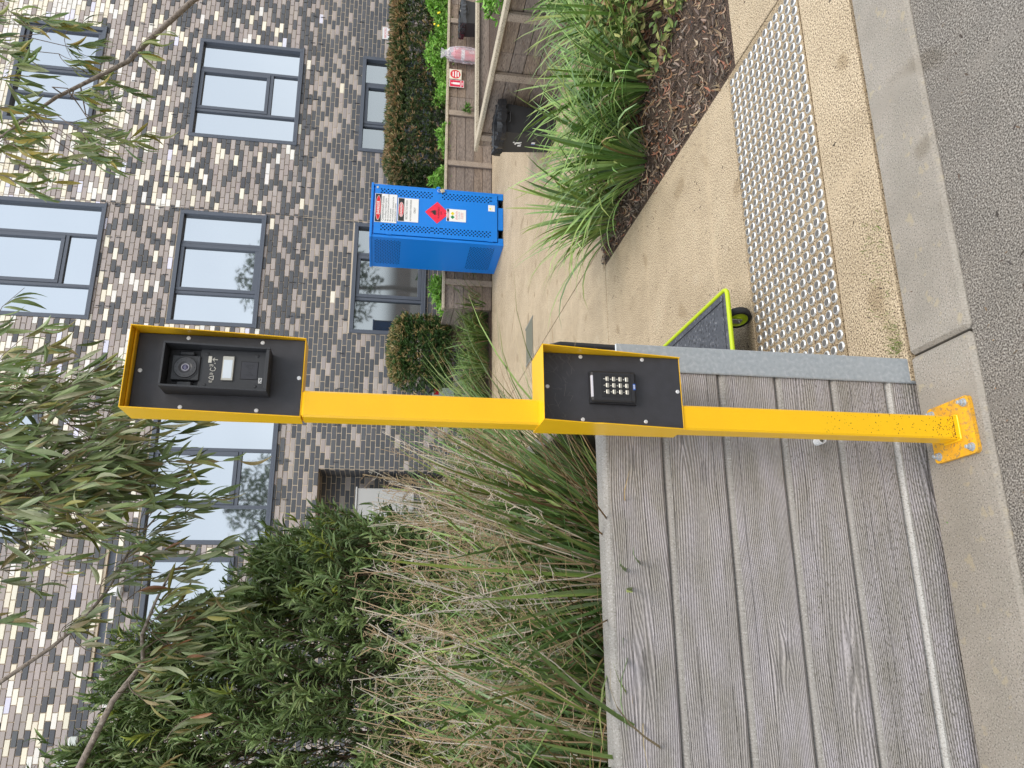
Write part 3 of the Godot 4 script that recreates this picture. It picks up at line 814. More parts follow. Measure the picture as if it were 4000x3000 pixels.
func entry_post():
	var t := thing("intercom_post", "yellow square steel post carrying an intercom above and a keypad below under yellow hoods", "post", Vector3(0.5225, 0, -1.9407), "", 0.0184)
	# pole: square hollow section with rounded corners
	var b := bld()
	b.box(Vector3(-0.0348, 0.0135, -0.0656), Vector3(0.0348, 1.8865, 0.0), 0.005)
	part("pole", b, M.yellow, t)
	# speckled paint loss at the foot of the pole, as small dark flakes
	var fx := []; var fc := []
	var fb := bld(); fb.prism(PackedVector2Array([Vector2(-1, -0.3), Vector2(-0.1, -0.8), Vector2(0.9, -0.2), Vector2(0.6, 0.6), Vector2(-0.3, 0.7)]), 0.0, 0.02)
	for i in 230:
		var yy := 0.03 + pow(rng.randf(), 3.0) * 0.42
		var s := rr(0.0006, 0.0022) * (1.0 - yy * 0.9)
		fx.append(Transform3D(Basis(Vector3.BACK, rr(0, TAU)).scaled(Vector3(s * rr(0.7, 2.0), s, 0.012)), Vector3(rr(-0.032, 0.032), yy, 0.0)))
		fc.append(Color(0.10, 0.055, 0.012) * rr(0.6, 1.6))
	many("paint_flakes", fb.mesh(), M.dry, t, fx, fc)
	# weld bead and base plate
	b = bld()
	b.tube([Vector3(-0.036, 0.016, 0.002), Vector3(0.036, 0.016, 0.002)], 0.0045, 6); b.tube([Vector3(-0.0365, 0.016, 0.002), Vector3(-0.0365, 0.016, -0.067)], 0.0045, 6); b.tube([Vector3(0.0365, 0.016, 0.002), Vector3(0.0365, 0.016, -0.067)], 0.0045, 6)
	part("weld_bead", b, M.yellow, t)
	b = bld()
	b.xf = Transform3D(Basis(Vector3.RIGHT, Vector3(0, 0, -1), Vector3.UP), Vector3(0, 0, -0.034))
	var pp := PackedVector2Array()
	for q in [[0.085, 0.088, 0], [-0.085, 0.088, 1], [-0.085, -0.088, 2], [0.085, -0.088, 3]]:
		for a in 4:
			var ang: float = PI / 2 * q[2] + PI / 6 * a
			pp.append(Vector2(q[0] - signf(q[0]) * 0.012 + 0.012 * cos(ang), q[1] - signf(q[1]) * 0.012 + 0.012 * sin(ang)))
	b.prism(pp, 0.0005, 0.0135)
	var plate := part("base_plate", b, M.yellow_dirty, t)
	for q in [[-0.066, 0.034], [0.066, 0.034], [-0.066, -0.102], [0.064, -0.102]]:
		var c := bld(Transform3D(Basis(), Vector3(q[0], 0.0135, q[1])))
		c.lathe([Vector2(0.0125, 0), Vector2(0.0125, 0.002), Vector2(0.007, 0.002)], 18); c.lathe([Vector2(0.0098, 0.002), Vector2(0.0098, 0.0105), Vector2(0.006, 0.011)], 6, false); c.lathe([Vector2(0.0055, 0.0105), Vector2(0.0055, 0.021), Vector2(0.0045, 0.022), Vector2(0, 0.022)], 12)
		part("anchor_bolt", c, M.galv, plate)
	# ---- upper hood with the intercom
	var cx := 0.0705
	var h1 := hood("intercom_hood", t, -0.0372, 0.176, 1.887, 2.305, -0.067, 0.040, 0.002, 0.0)
	b = bld(); b.box(Vector3(-0.033, 1.8905, -0.012), Vector3(0.172, 2.2965, -0.008), 0.0008)
	var pn := part("intercom_panel", b, M.panel, t)
	b = bld(); b.box(Vector3(-0.0345, 2.297, -0.008), Vector3(0.1735, 2.3015, 0.012), 0.001); part("panel_rail", b, M.yellow, h1)
	for q in [[0.1635, 2.178], [0.072, 2.283], [-0.0195, 2.178], [0.1605, 1.996], [0.069, 1.8985], [-0.0215, 1.996]]: screw(pn, q[0], q[1], -0.008)
	# intercom body: sloping surround and recessed face
	var ux0 := 0.0135; var ux1 := 0.1285; var uy0 := 1.968; var uy1 := 2.217; var nf := 0.062
	b = bld()
	var kk := 0.0048
	sheet(b, [[-0.0079, uy0], [0.048, uy0], [nf, uy1], [-0.0079, uy1]], ux0, ux0 + kk); sheet(b, [[-0.0079, uy0], [0.048, uy0], [nf, uy1], [-0.0079, uy1]], ux1 - kk, ux1)
	b.box(Vector3(ux0 + kk, uy1 - kk, -0.0079), Vector3(ux1 - kk, uy1, nf - 0.0005), 0.0006)
	b.box(Vector3(ux0 + kk, uy0, -0.0079), Vector3(ux1 - kk, uy0 + kk + 0.004, 0.0475), 0.0012)
	var unit := part("intercom_unit", b, M.dark_plastic, t)
	var face := 0.026
	b = bld(); b.box(Vector3(ux0 + kk, uy0 + kk, -0.0079), Vector3(ux1 - kk, 2.136, face), 0.001)
	part("faceplate", b, M.dark_plastic, unit)
	b = bld(); b.box(Vector3(ux0 + kk, 2.137, -0.0079), Vector3(ux1 - kk, uy1 - kk, face - 0.012), 0.001); part("camera_well", b, M.black, unit)
	# camera block
	b = bld(); b.box(Vector3(cx - 0.031, 2.134, face - 0.0115), Vector3(cx + 0.033, 2.2, face + 0.005), 0.0015); part("camera_block", b, M.dark_plastic, unit)
	b = bld(); b.box(Vector3(cx - 0.047, 2.15, face - 0.0115), Vector3(cx - 0.032, 2.186, face + 0.001), 0.003); b.box(Vector3(cx + 0.034, 2.15, face - 0.0115), Vector3(cx + 0.046, 2.186, face + 0.001), 0.003); part("pivot", b, M.dark_plastic, unit)
	var lens_at := Transform3D(Basis(Vector3.RIGHT, PI / 2), Vector3(cx + 0.001, 2.167, face + 0.0051))
	b = bld(lens_at); b.lathe([Vector2(0.0305, 0), Vector2(0.0305, 0.0012), Vector2(0.0275, 0.0012), Vector2(0.0275, 0.0002)], 36); part("lens_ring", b, M.black, unit)
	b = bld(lens_at); b.lathe([Vector2(0.027, 0), Vector2(0.026, 0.0032), Vector2(0.016, 0.0036), Vector2(0.0115, 0.001), Vector2(0.0102, 0.001)], 36); part("lens_bezel", b, mat(lin(0.06, 0.06, 0.065), 0.4), unit)
	b = bld(lens_at); b.lathe([Vector2(0.0102, 0.0008), Vector2(0.0094, 0.0034), Vector2(0.0074, 0.0034), Vector2(0.0068, 0.0018)], 28); part("lens_trim", b, mat(lin(0.42, 0.40, 0.44), 0.3, 0.4), unit)
	b = bld(lens_at); b.lathe([Vector2(0.0068, 0.0018), Vector2(0.0045, 0.0034), Vector2(0.0, 0.004)], 24); part("lens", b, mat(lin(0.05, 0.04, 0.10), 0.04, 0.0, 0.9), unit)
	b = bld(lens_at)
	for k in 12:
		var a := TAU * k / 12
		var kx := b.xf; b.xf = lens_at * Transform3D(Basis(), Vector3(cos(a) * 0.0215, 0.0033, sin(a) * 0.0215)); b.lathe([Vector2(0.0009, 0), Vector2(0.0009, 0.0004), Vector2(0, 0.0004)], 8); b.xf = kx
	part("light_pinholes", b, M.cavity, unit)
	# pictograms
	var pw := mat(lin(0.6, 0.58, 0.52), 0.6)
	var z := face + 0.0004
	b = bld(); b.box(Vector3(0.0885, 2.1085, z), Vector3(0.1055, 2.1165, z + 0.0006)); b.box(Vector3(0.0855, 2.099, z), Vector3(0.0885, 2.101, z + 0.0006)); b.tube([Vector3(0.097, 2.094, z), Vector3(0.097, 2.104, z)], 0.0012, 6); b.tube([Vector3(0.0925, 2.1015, z), Vector3(0.097, 2.106, z), Vector3(0.1015, 2.1015, z)], 0.001, 6); part("door_symbol", b, pw, unit)
	b = bld(); b.tube([Vector3(0.0755, 2.108, z), Vector3(0.070, 2.110, z), Vector3(0.067, 2.105, z), Vector3(0.068, 2.099, z), Vector3(0.0735, 2.097, z), Vector3(0.078, 2.101, z)], 0.001, 6)
	for k in 2: b.tube([Vector3(0.079 + k * 0.003, 2.104 - 0.001 * k, z), Vector3(0.081 + k * 0.003, 2.108, z), Vector3(0.079 + k * 0.003, 2.112 + 0.001 * k, z)], 0.0008, 5)
	part("talk_symbol", b, pw, unit)
	b = bld(); b.tube([Vector3(0.0435, 2.1, z), Vector3(0.0455, 2.102, z), Vector3(0.0465, 2.108, z), Vector3(0.0495, 2.111, z), Vector3(0.0525, 2.108, z), Vector3(0.0535, 2.102, z), Vector3(0.0555, 2.1, z), Vector3(0.0435, 2.1, z)], 0.001, 6)
	for k in 2:
		for s in [-1.0, 1.0]: b.tube([Vector3(0.0495 + s * (0.008 + k * 0.0028), 2.102, z), Vector3(0.0495 + s * (0.0095 + k * 0.0028), 2.106, z), Vector3(0.0495 + s * (0.008 + k * 0.0028), 2.11, z)], 0.0008, 5)
	part("bell_symbol", b, pw, unit)
	# name button
	b = bld(); b.box(Vector3(0.0425, 2.0535, face), Vector3(0.107, 2.0815, face + 0.005), 0.0015); part("name_button", b, M.nickel, unit)
	b = bld(); b.box(Vector3(0.0485, 2.0575, face + 0.0049), Vector3(0.0965, 2.0785, face + 0.0056), 0.0004); part("name_window", b, mat(lin(0.66, 0.72, 0.78), 0.25), unit)
	# card reader tile with ripple marks, maker's plate
	b = bld(); b.box(Vector3(0.0482, 1.9955, face), Vector3(0.0955, 2.0372, face + 0.0003)); part("reader_gap", b, M.cavity, unit)
	b = bld(); b.box(Vector3(0.0492, 1.9965, face + 0.0002), Vector3(0.0945, 2.0362, face + 0.0012), 0.0004); part("reader_tile", b, mat(lin(0.042, 0.042, 0.05), 0.3), unit)
	b = bld()
	for s in [-1.0, 1.0]:
		for k in 3:
			var arc := []
			for a in 7:
				var an := deg_to_rad(-42 + a * 14.0)
				arc.append(Vector3(0.0718 + s * cos(an) * (0.005 + k * 0.0045), 2.0155 + sin(an) * (0.005 + k * 0.0045), face + 0.0012))
			b.tube(arc, 0.0007, 5)
	part("reader_symbol", b, M.dark_plastic, unit)
	b = bld(); b.box(Vector3(0.0395, 1.984, face + 0.0002), Vector3(0.0535, 1.9925, face + 0.001), 0.0004); part("maker_plate", b, M.white, unit)
	inst("maker_mark", lm("2N", 0.009, "Droid Sans", true, 0.0004), M.ink, unit, at(0.0465, 1.9882, face + 0.0012))
	for q in [[0.031, 2.12], [0.111, 2.12], [0.031, 2.0], [0.111, 2.0]]: screw(unit, q[0], q[1], face, 0.0042, M.dark_plastic)
	# ---- lower hood with the keypad
	hood("keypad_hood", t, -0.0372, 0.172, 0.867, 1.272, -0.083, 0.061, 0.0095, 0.006)
	b = bld(); b.box(Vector3(-0.0335, 0.8705, 0.0008), Vector3(0.1685, 1.2685, 0.0042), 0.0008)
	var p2 := part("keypad_panel", b, M.panel, t)
	for q in [[0.1605, 1.153], [0.1605, 0.9765], [0.0715, 0.879], [-0.018, 0.9768], [0.0713, 1.248], [-0.018, 1.153]]: screw(p2, q[0], q[1], 0.0042)
	b = bld()
	var kz := 0.0267
	b.prism(PackedVector2Array([Vector2(0.025, 1.004), Vector2(0.118, 1.004), Vector2(0.116, 1.134), Vector2(0.0265, 1.134)]), 0.0042, 0.0172)
	b.box(Vector3(0.0285, 1.007, 0.017), Vector3(0.1145, 1.1315, kz), 0.006)
	var kp := part("keypad", b, M.black, t)
	b = bld(); b.box(Vector3(0.0405, 1.1265, 0.0197), Vector3(0.1015, 1.1325, kz + 0.0012), 0.001); part("status_light", b, mat(lin(0.66, 0.64, 0.68), 0.4), kp)
	b = bld(); b.box(Vector3(0.0415, 1.0265, kz), Vector3(0.105, 1.1065, kz + 0.0008), 0.0004); part("key_field", b, mat(lin(0.016, 0.016, 0.018), 0.6), kp)
	var names := ["1", "2", "3", "4", "5", "6", "7", "8", "9", "*", "0", "#"]
	for k in 12:
		var kxx: float = 0.0555 + (k % 3) * 0.0181; var ky: float = 1.0875 - (k / 3) * 0.0182
		b = bld(); b.box(Vector3(kxx - 0.0067, ky - 0.0048, kz + 0.0007), Vector3(kxx + 0.0067, ky + 0.0044, kz + 0.0042), 0.0017)
		part("key", b, M.nickel, kp)
		inst("key_legend", lm(names[k], 0.0062, "Droid Sans", true, 0.0003), pw, kp, at(kxx, ky + 0.0082, kz + 0.0011))
	b = bld(); b.box(Vector3(0.0285, 1.0205, kz - 0.001), Vector3(0.1145, 1.0213, kz + 0.0003)); part("seam", b, M.cavity, kp)
	b = bld(); b.box(Vector3(0.0635, 1.0085, kz), Vector3(0.081, 1.0155, kz + 0.0006), 0.0002); part("maker_badge", b, mat(lin(0.02, 0.10, 0.42), 0.4), kp)
	inst("badge_mark", lm("HID", 0.0068, "Droid Sans", true, 0.0003), M.white, kp, at(0.0722, 1.0121, kz + 0.0008))
	# cobweb strands in the corners of the lower hood
	b = bld()
	for k in 46:
		var o := Vector3(rr(-0.03, 0.165), 1.268 - pow(rng.randf(), 2.0) * 0.1, rr(0.006, 0.03))
		if rng.randf() < 0.6: o = Vector3(rr(0.11, 0.168), 1.268 - pow(rng.randf(), 1.5) * 0.12, rr(0.006, 0.02))
		var pts := [o]
		for j in 3: pts.append(pts[j] + Vector3(rr(-0.02, 0.02), rr(-0.016, 0.012), rr(-0.008, 0.004)))
		for j in 4: pts[j] = Vector3(clampf(pts[j].x, -0.033, 0.168), minf(pts[j].y, 1.268), maxf(pts[j].z, 0.005))
		b.tube(pts, 0.00022, 4, false)
	part("cobweb", b, mat(lin(0.17, 0.165, 0.16), 0.9), t).set_meta("kind", "stuff")

# ------------------------------------------------------------------ blue gas cabinet
func perforated(b: B, o: Vector3, ux: Vector3, uy: Vector3, w: float, h: float, regions: Array, pitch: float, rad: float):
	# panel of w x h with real holes inside the listed regions [x0,y0,x1,y1] (staggered rows)
	var nrm := ux.cross(uy)
	var xs := [0.0, w]; var ys := [0.0, h]
	for r in regions:
		for k in 2:
			if not xs.has(r[k * 2]): xs.append(r[k * 2])
			if not ys.has(r[k * 2 + 1]): ys.append(r[k * 2 + 1])
	xs.sort(); ys.sort()
	for i in xs.size() - 1:
		for j in ys.size() - 1:
			var cx: float = (xs[i] + xs[i + 1]) / 2; var cy: float = (ys[j] + ys[j + 1]) / 2
			var holed := false
			for r in regions:
				if cx > r[0] and cx < r[2] and cy > r[1] and cy < r[3]: holed = true
			if not holed:
				b.quad(o + ux * xs[i] + uy * ys[j], o + ux * xs[i + 1] + uy * ys[j], o + ux * xs[i + 1] + uy * ys[j + 1], o + ux * xs[i] + uy * ys[j + 1])
				continue
			var nx := maxi(1, int(round((xs[i + 1] - xs[i]) / pitch))); var ny := maxi(1, int(round((ys[j + 1] - ys[j]) / pitch)))
			var px: float = (xs[i + 1] - xs[i]) / nx; var py: float = (ys[j + 1] - ys[j]) / ny
			for a in nx:
				for c in ny:
					var q: Vector3 = o + ux * (xs[i] + px * a) + uy * (ys[j] + py * c)
					if (a + c) % 2 == 0:
						b.quad(q, q + ux * px, q + ux * px + uy * py, q + uy * py)
						continue
					var m := q + ux * px / 2 + uy * py / 2
					var sq := [q, q + ux * px / 2, q + ux * px, q + ux * px + uy * py / 2, q + ux * px + uy * py, q + ux * px / 2 + uy * py, q + uy * py, q + uy * py / 2]
					for k in 8:
						var a0 := TAU * (k + 5) / 8.0; var a1 := TAU * (k + 6) / 8.0
						var c0 := m + (ux * cos(a0) + uy * sin(a0)) * rad; var c1 := m + (ux * cos(a1) + uy * sin(a1)) * rad
						b.quad(sq[k], sq[(k + 1) % 8], c1, c0)

func cabinet():
	var t := thing("gas_cabinet", "tall blue perforated steel gas bottle cabinet with danger signs on its door", "cabinet", Vector3(5.37, 0, -10.38))
	var w := 0.885; var d := 1.005; var h := 2.0
	# open shell: roof, back, right side, floor, corner posts
	var b := bld()
	b.box(Vector3(-0.012, h - 0.035, -d - 0.012), Vector3(w + 0.012, h, 0.014), 0.004)
	part("roof", b, M.blue, t)
	b = bld(); b.box(Vector3(0.02, 0.09, -d), Vector3(w - 0.02, h - 0.036, -d + 0.004)); b.box(Vector3(w - 0.004, 0.0, -d + 0.005), Vector3(w, h - 0.036, -0.04))
	part("back_and_side", b, M.blue, t)
	b = bld(); b.box(Vector3(0.005, 0.075, -d + 0.005), Vector3(w - 0.005, 0.09, -0.03)); part("floor_plate", b, M.blue, t)
	b = bld()
	b.box(Vector3(0.0, 0.0, -0.045), Vector3(0.045, h - 0.036, 0.0), 0.004); b.box(Vector3(w - 0.035, 0.0, -0.039), Vector3(w, h - 0.036, 0.0), 0.004)
	b.box(Vector3(0.0, 0.0, -d + 0.005), Vector3(0.03, h - 0.036, -d + 0.035), 0.003); b.box(Vector3(0.046, h - 0.09, -0.045), Vector3(w - 0.036, h - 0.036, -0.025), 0.002)
	part("frame", b, M.blue, t)
	# plinth with two dark fork slots
	b = bld()
	for e in [[0.046, 0.12], [0.265, 0.64], [0.78, w - 0.036]]: b.box(Vector3(e[0], 0.004, -0.03), Vector3(e[1], 0.088, -0.003), 0.002)
	part("plinth", b, M.blue, t)
	b = bld(); b.box(Vector3(0.1, 0.01, -0.5), Vector3(0.8, 0.07, -0.45)); part("fork_slot", b, M.cavity, t)
	# left side panel with two perforated fields
	b = bld()
	perforated(b, Vector3(-0.001, 0.0, -d + 0.0), Vector3(0, 0, 1), Vector3(0, 1, 0), d - 0.001, h - 0.036, [[0.13, 0.115, 0.90, 0.5], [0.13, 1.535, 0.93, 1.925]], 0.0255, 0.0118)
	part("side_panel", b, M.blue, t)
	b = bld(); b.box(Vector3(0.02, 0.12, -d + 0.06), Vector3(0.024, h - 0.06, -0.06)); b.box(Vector3(0.06, 0.1, -0.024), Vector3(0.84, 1.93, -0.02)); part("added_dark_plates", b, M.cavity, t)  # near-black plates added behind the perforations so the holes look dark
	# door
	b = bld()
	perforated(b, Vector3(0.055, 0.098, 0.012), Vector3.RIGHT, Vector3.UP, 0.79, 1.845, [[0.055, 0.095, 0.165, 1.75], [0.64, 0.09, 0.755, 0.85], [0.64, 0.985, 0.755, 1.755]], 0.0275, 0.0126)
	var door := part("door", b, M.blue, t)
	b = bld()
	b.box(Vector3(0.055, 0.098, -0.012), Vector3(0.058, 1.943, 0.0118)); b.box(Vector3(0.842, 0.098, -0.012), Vector3(0.845, 1.943, 0.0118)); b.box(Vector3(0.058, 0.098, -0.012), Vector3(0.842, 0.101, 0.0118)); b.box(Vector3(0.058, 1.94, -0.012), Vector3(0.842, 1.943, 0.0118))
	part("door_edge", b, M.blue, door)
	for yy in [1.72, 0.2]:
		b = bld(); b.tube([Vector3(0.05, yy - 0.04, 0.014), Vector3(0.05, yy + 0.04, 0.014)], 0.008, 8); part("hinge", b, M.blue, door)
	b = bld(); b.box(Vector3(0.80, 0.985, 0.0125), Vector3(0.905, 1.015, 0.03), 0.004); b.box(Vector3(0.885, 0.97, -0.03), Vector3(0.908, 1.03, 0.012), 0.003); part("hasp", b, M.blue, door)
	b = bld(Transform3D(Basis(Vector3.RIGHT, PI / 2), Vector3(0.82, 1.91, 0.012))); b.lathe([Vector2(0.018, 0), Vector2(0.016, 0.008), Vector2(0, 0.009)], 14); part("cap_plug", b, mat(lin(0.55, 0.50, 0.38), 0.6), door)
	# signs on the door
	var s := plate(t, "danger_sign", 0.475, 0.325, Vector3(0.4750, 1.777, 0.0165), "white danger sign with red oval, top of the cabinet door")
	sub_box(s, "header", Vector2(-0.232, 0.068), Vector2(0.232, 0.157), M.ink); oval(s, "red_oval", Vector2(0, 0.112), 0.205, 0.040)
	line(s, "DANGER", Vector2(0, 0.112), 0.056, M.white, true, 0.0034); line(s, "Compressed Gases", Vector2(-0.005, 0.043), 0.048, M.ink)
	var ln := ["No Smoking or Naked Lights", "No Entry Authorised persons only", "No oil or grease", "No combustible material to be", "placed within 3 metres"]
	for k in 5: line(s, ln[k], Vector2(-0.215, 0.0 - k * 0.035), 0.030, M.ink, false, 0.0012, true)
	s = plate(t, "warning_sign", 0.395, 0.308, Vector3(0.472, 1.447, 0.0165), "white warning sign below the danger sign on the cabinet door")
	sub_box(s, "header", Vector2(-0.19, 0.058), Vector2(0.19, 0.145), M.ink); oval(s, "red_oval", Vector2(0, 0.102), 0.125, 0.038)
	line(s, "WARNING", Vector2(0, 0.102), 0.044, M.white, true, 0.0034); line(s, "RESTRICTED AREA", Vector2(0, 0.022), 0.040, M.ink); line(s, "AUTHORISED PERSONNEL", Vector2(0, -0.038), 0.031, M.ink); line(s, "ONLY", Vector2(0, -0.098), 0.040, M.ink)
	# hazard diamond
	b = bld(Transform3D(Basis(Vector3.BACK, PI / 4), Vector3(0, 0, 0))); b.box(Vector3(-0.13, -0.13, 0), Vector3(0.13, 0.13, 0.0018), 0.0005)
	var dm := part("hazard_diamond", b, mat(lin(0.78, 0.02, 0.06), 0.4), t); dm.position = Vector3(0.468, 1.012, 0.0135); dm.set_meta("label", "red flammable gas diamond on the cabinet door")
	b = bld()
	for k in 3:
		var sx: float = [-0.022, 0.018, 0.0][k]; var hh: float = [0.06, 0.075, 0.095][k]
		b.prism(PackedVector2Array([Vector2(sx - 0.018, 0.02), Vector2(sx + 0.018, 0.02), Vector2(sx + 0.021, 0.04), Vector2(sx + 0.004, 0.02 + hh), Vector2(sx - 0.004, 0.02 + hh * 0.55), Vector2(sx - 0.02, 0.045)]), 0.002, 0.0026 + k * 0.0004)
	b.box(Vector3(-0.04, 0.004, 0.002), Vector3(0.04, 0.009, 0.0027))
	part("flame_symbol", b, M.ink, dm)
	line(dm, "FLAMMABLE", Vector2(0, -0.022), 0.034, M.ink); line(dm, "GAS", Vector2(0, -0.06), 0.032, M.ink); line(dm, "2", Vector2(0, -0.125), 0.044, M.ink)
	# small instruction sign
	s = plate(t, "instruction_sign", 0.208, 0.297, Vector3(0.444, 0.725, 0.0145), "small white notice with green and yellow diamonds on the cabinet door")
	sub_box(s, "header", Vector2(-0.1, 0.108), Vector2(0.1, 0.14), M.ink); oval(s, "red_oval", Vector2(0, 0.124), 0.06, 0.013)
	line(s, "DANGER", Vector2(0, 0.124), 0.018, M.white, true, 0.0034)
	for q in [[-0.032, Color(0.0, 0.22, 0.06)], [0.028, Color(0.75, 0.62, 0.02)]]:
		b = bld(Transform3D(Basis(Vector3.BACK, PI / 4), Vector3(q[0], 0.055, 0))); b.box(Vector3(-0.022, -0.022, 0.002), Vector3(0.022, 0.022, 0.003)); part("diamond", b, mat((q[1] as Color).linear_to_srgb(), 0.5), s)
	for k in 3: ringsym(s, Vector2(-0.05 + k * 0.05, -0.01), 0.017)
	line(s, "OXYGEN  COMPRESSED GAS", Vector2(0, -0.045), 0.010, M.ink); line(s, "NO SMOKING", Vector2(0, -0.075), 0.017, M.red); line(s, "NO NAKED LIGHTS", Vector2(0, -0.1), 0.013, M.red)
	s = plate(t, "rating_label", 0.105, 0.103, Vector3(0.613, 0.185, 0.0145), "tiny pale label low on the cabinet door")
	b = bld(Transform3D(Basis(Vector3.BACK, PI / 4), Vector3(-0.01, 0.02, 0))); b.box(Vector3(-0.012, -0.012, 0.002), Vector3(0.012, 0.012, 0.003)); part("diamond", b, mat(lin(0.75, 0.62, 0.02), 0.5), s)
	var pl := thing("padlock", "brass and steel padlock hanging on the hasp of the blue cabinet", "padlock", Vector3(5.37 + 0.83, 0.955, -10.35))
	b = bld(Transform3D(Basis(Vector3.BACK, 0.5), Vector3.ZERO)); b.box(Vector3(-0.03, -0.045, -0.012), Vector3(0.03, 0.012, 0.012), 0.004); part("lock_body", b, mat(lin(0.62, 0.55, 0.40), 0.3, 0.6), pl)
	b = bld(); b.tube([Vector3(-0.018, 0.01, 0), Vector3(-0.014, 0.05, 0), Vector3(0.004, 0.062, 0), Vector3(0.022, 0.048, 0), Vector3(0.022, 0.015, 0)], 0.005, 6); part("shackle", b, M.steel, pl)

func plate(t: Node3D, called: String, w: float, h: float, p: Vector3, label: String) -> MeshInstance3D:
	var b := bld(); b.box(Vector3(-w / 2, -h / 2, 0), Vector3(w / 2, h / 2, 0.002), 0.0006)
	var o := part(called, b, M.white, t); o.position = p; o.set_meta("label", label)
	return o

func sub_box(s: Node3D, called: String, a: Vector2, c: Vector2, m: Material):
	var b := bld(); b.box(Vector3(a.x, a.y, 0.0021), Vector3(c.x, c.y, 0.0026)); part(called, b, m, s)

func oval(s: Node3D, called: String, c: Vector2, rx: float, ry: float):
	for k in 2:
		var p := PackedVector2Array()
		for i in 28:
			var a := TAU * i / 28
			p.append(Vector2(c.x + cos(a) * (rx - k * 0.006), c.y + sin(a) * (ry - k * 0.004)))
		var b := bld(); b.prism(p, 0.0027 + k * 0.0003, 0.0029 + k * 0.0003)
		part(called if k == 1 else "oval_rim", b, mat(lin(0.62, 0.01, 0.02), 0.45) if k == 1 else M.white, s)

func ringsym(s: Node3D, c: Vector2, r: float):
	var pts := []
	for i in 17: pts.append(Vector3(c.x + cos(TAU * i / 16) * r, c.y + sin(TAU * i / 16) * r, 0.0025))
	pts.append(Vector3(c.x - r * 0.7, c.y + r * 0.7, 0.0025))
	var b := bld(); b.tube(pts, 0.0018, 5); part("ban_symbol", b, M.red, s)

func line(s: Node3D, text: String, c: Vector2, size: float, m: Material, bold := false, z := 0.0026, left := false):
	var tm := lm(text, size, "Droid Sans", bold, 0.0006)
	tm.horizontal_alignment = HORIZONTAL_ALIGNMENT_LEFT if left else HORIZONTAL_ALIGNMENT_CENTER
	inst("lettering", tm, m, s, at(c.x, c.y, maxf(z, 0.0025) + 0.0003))

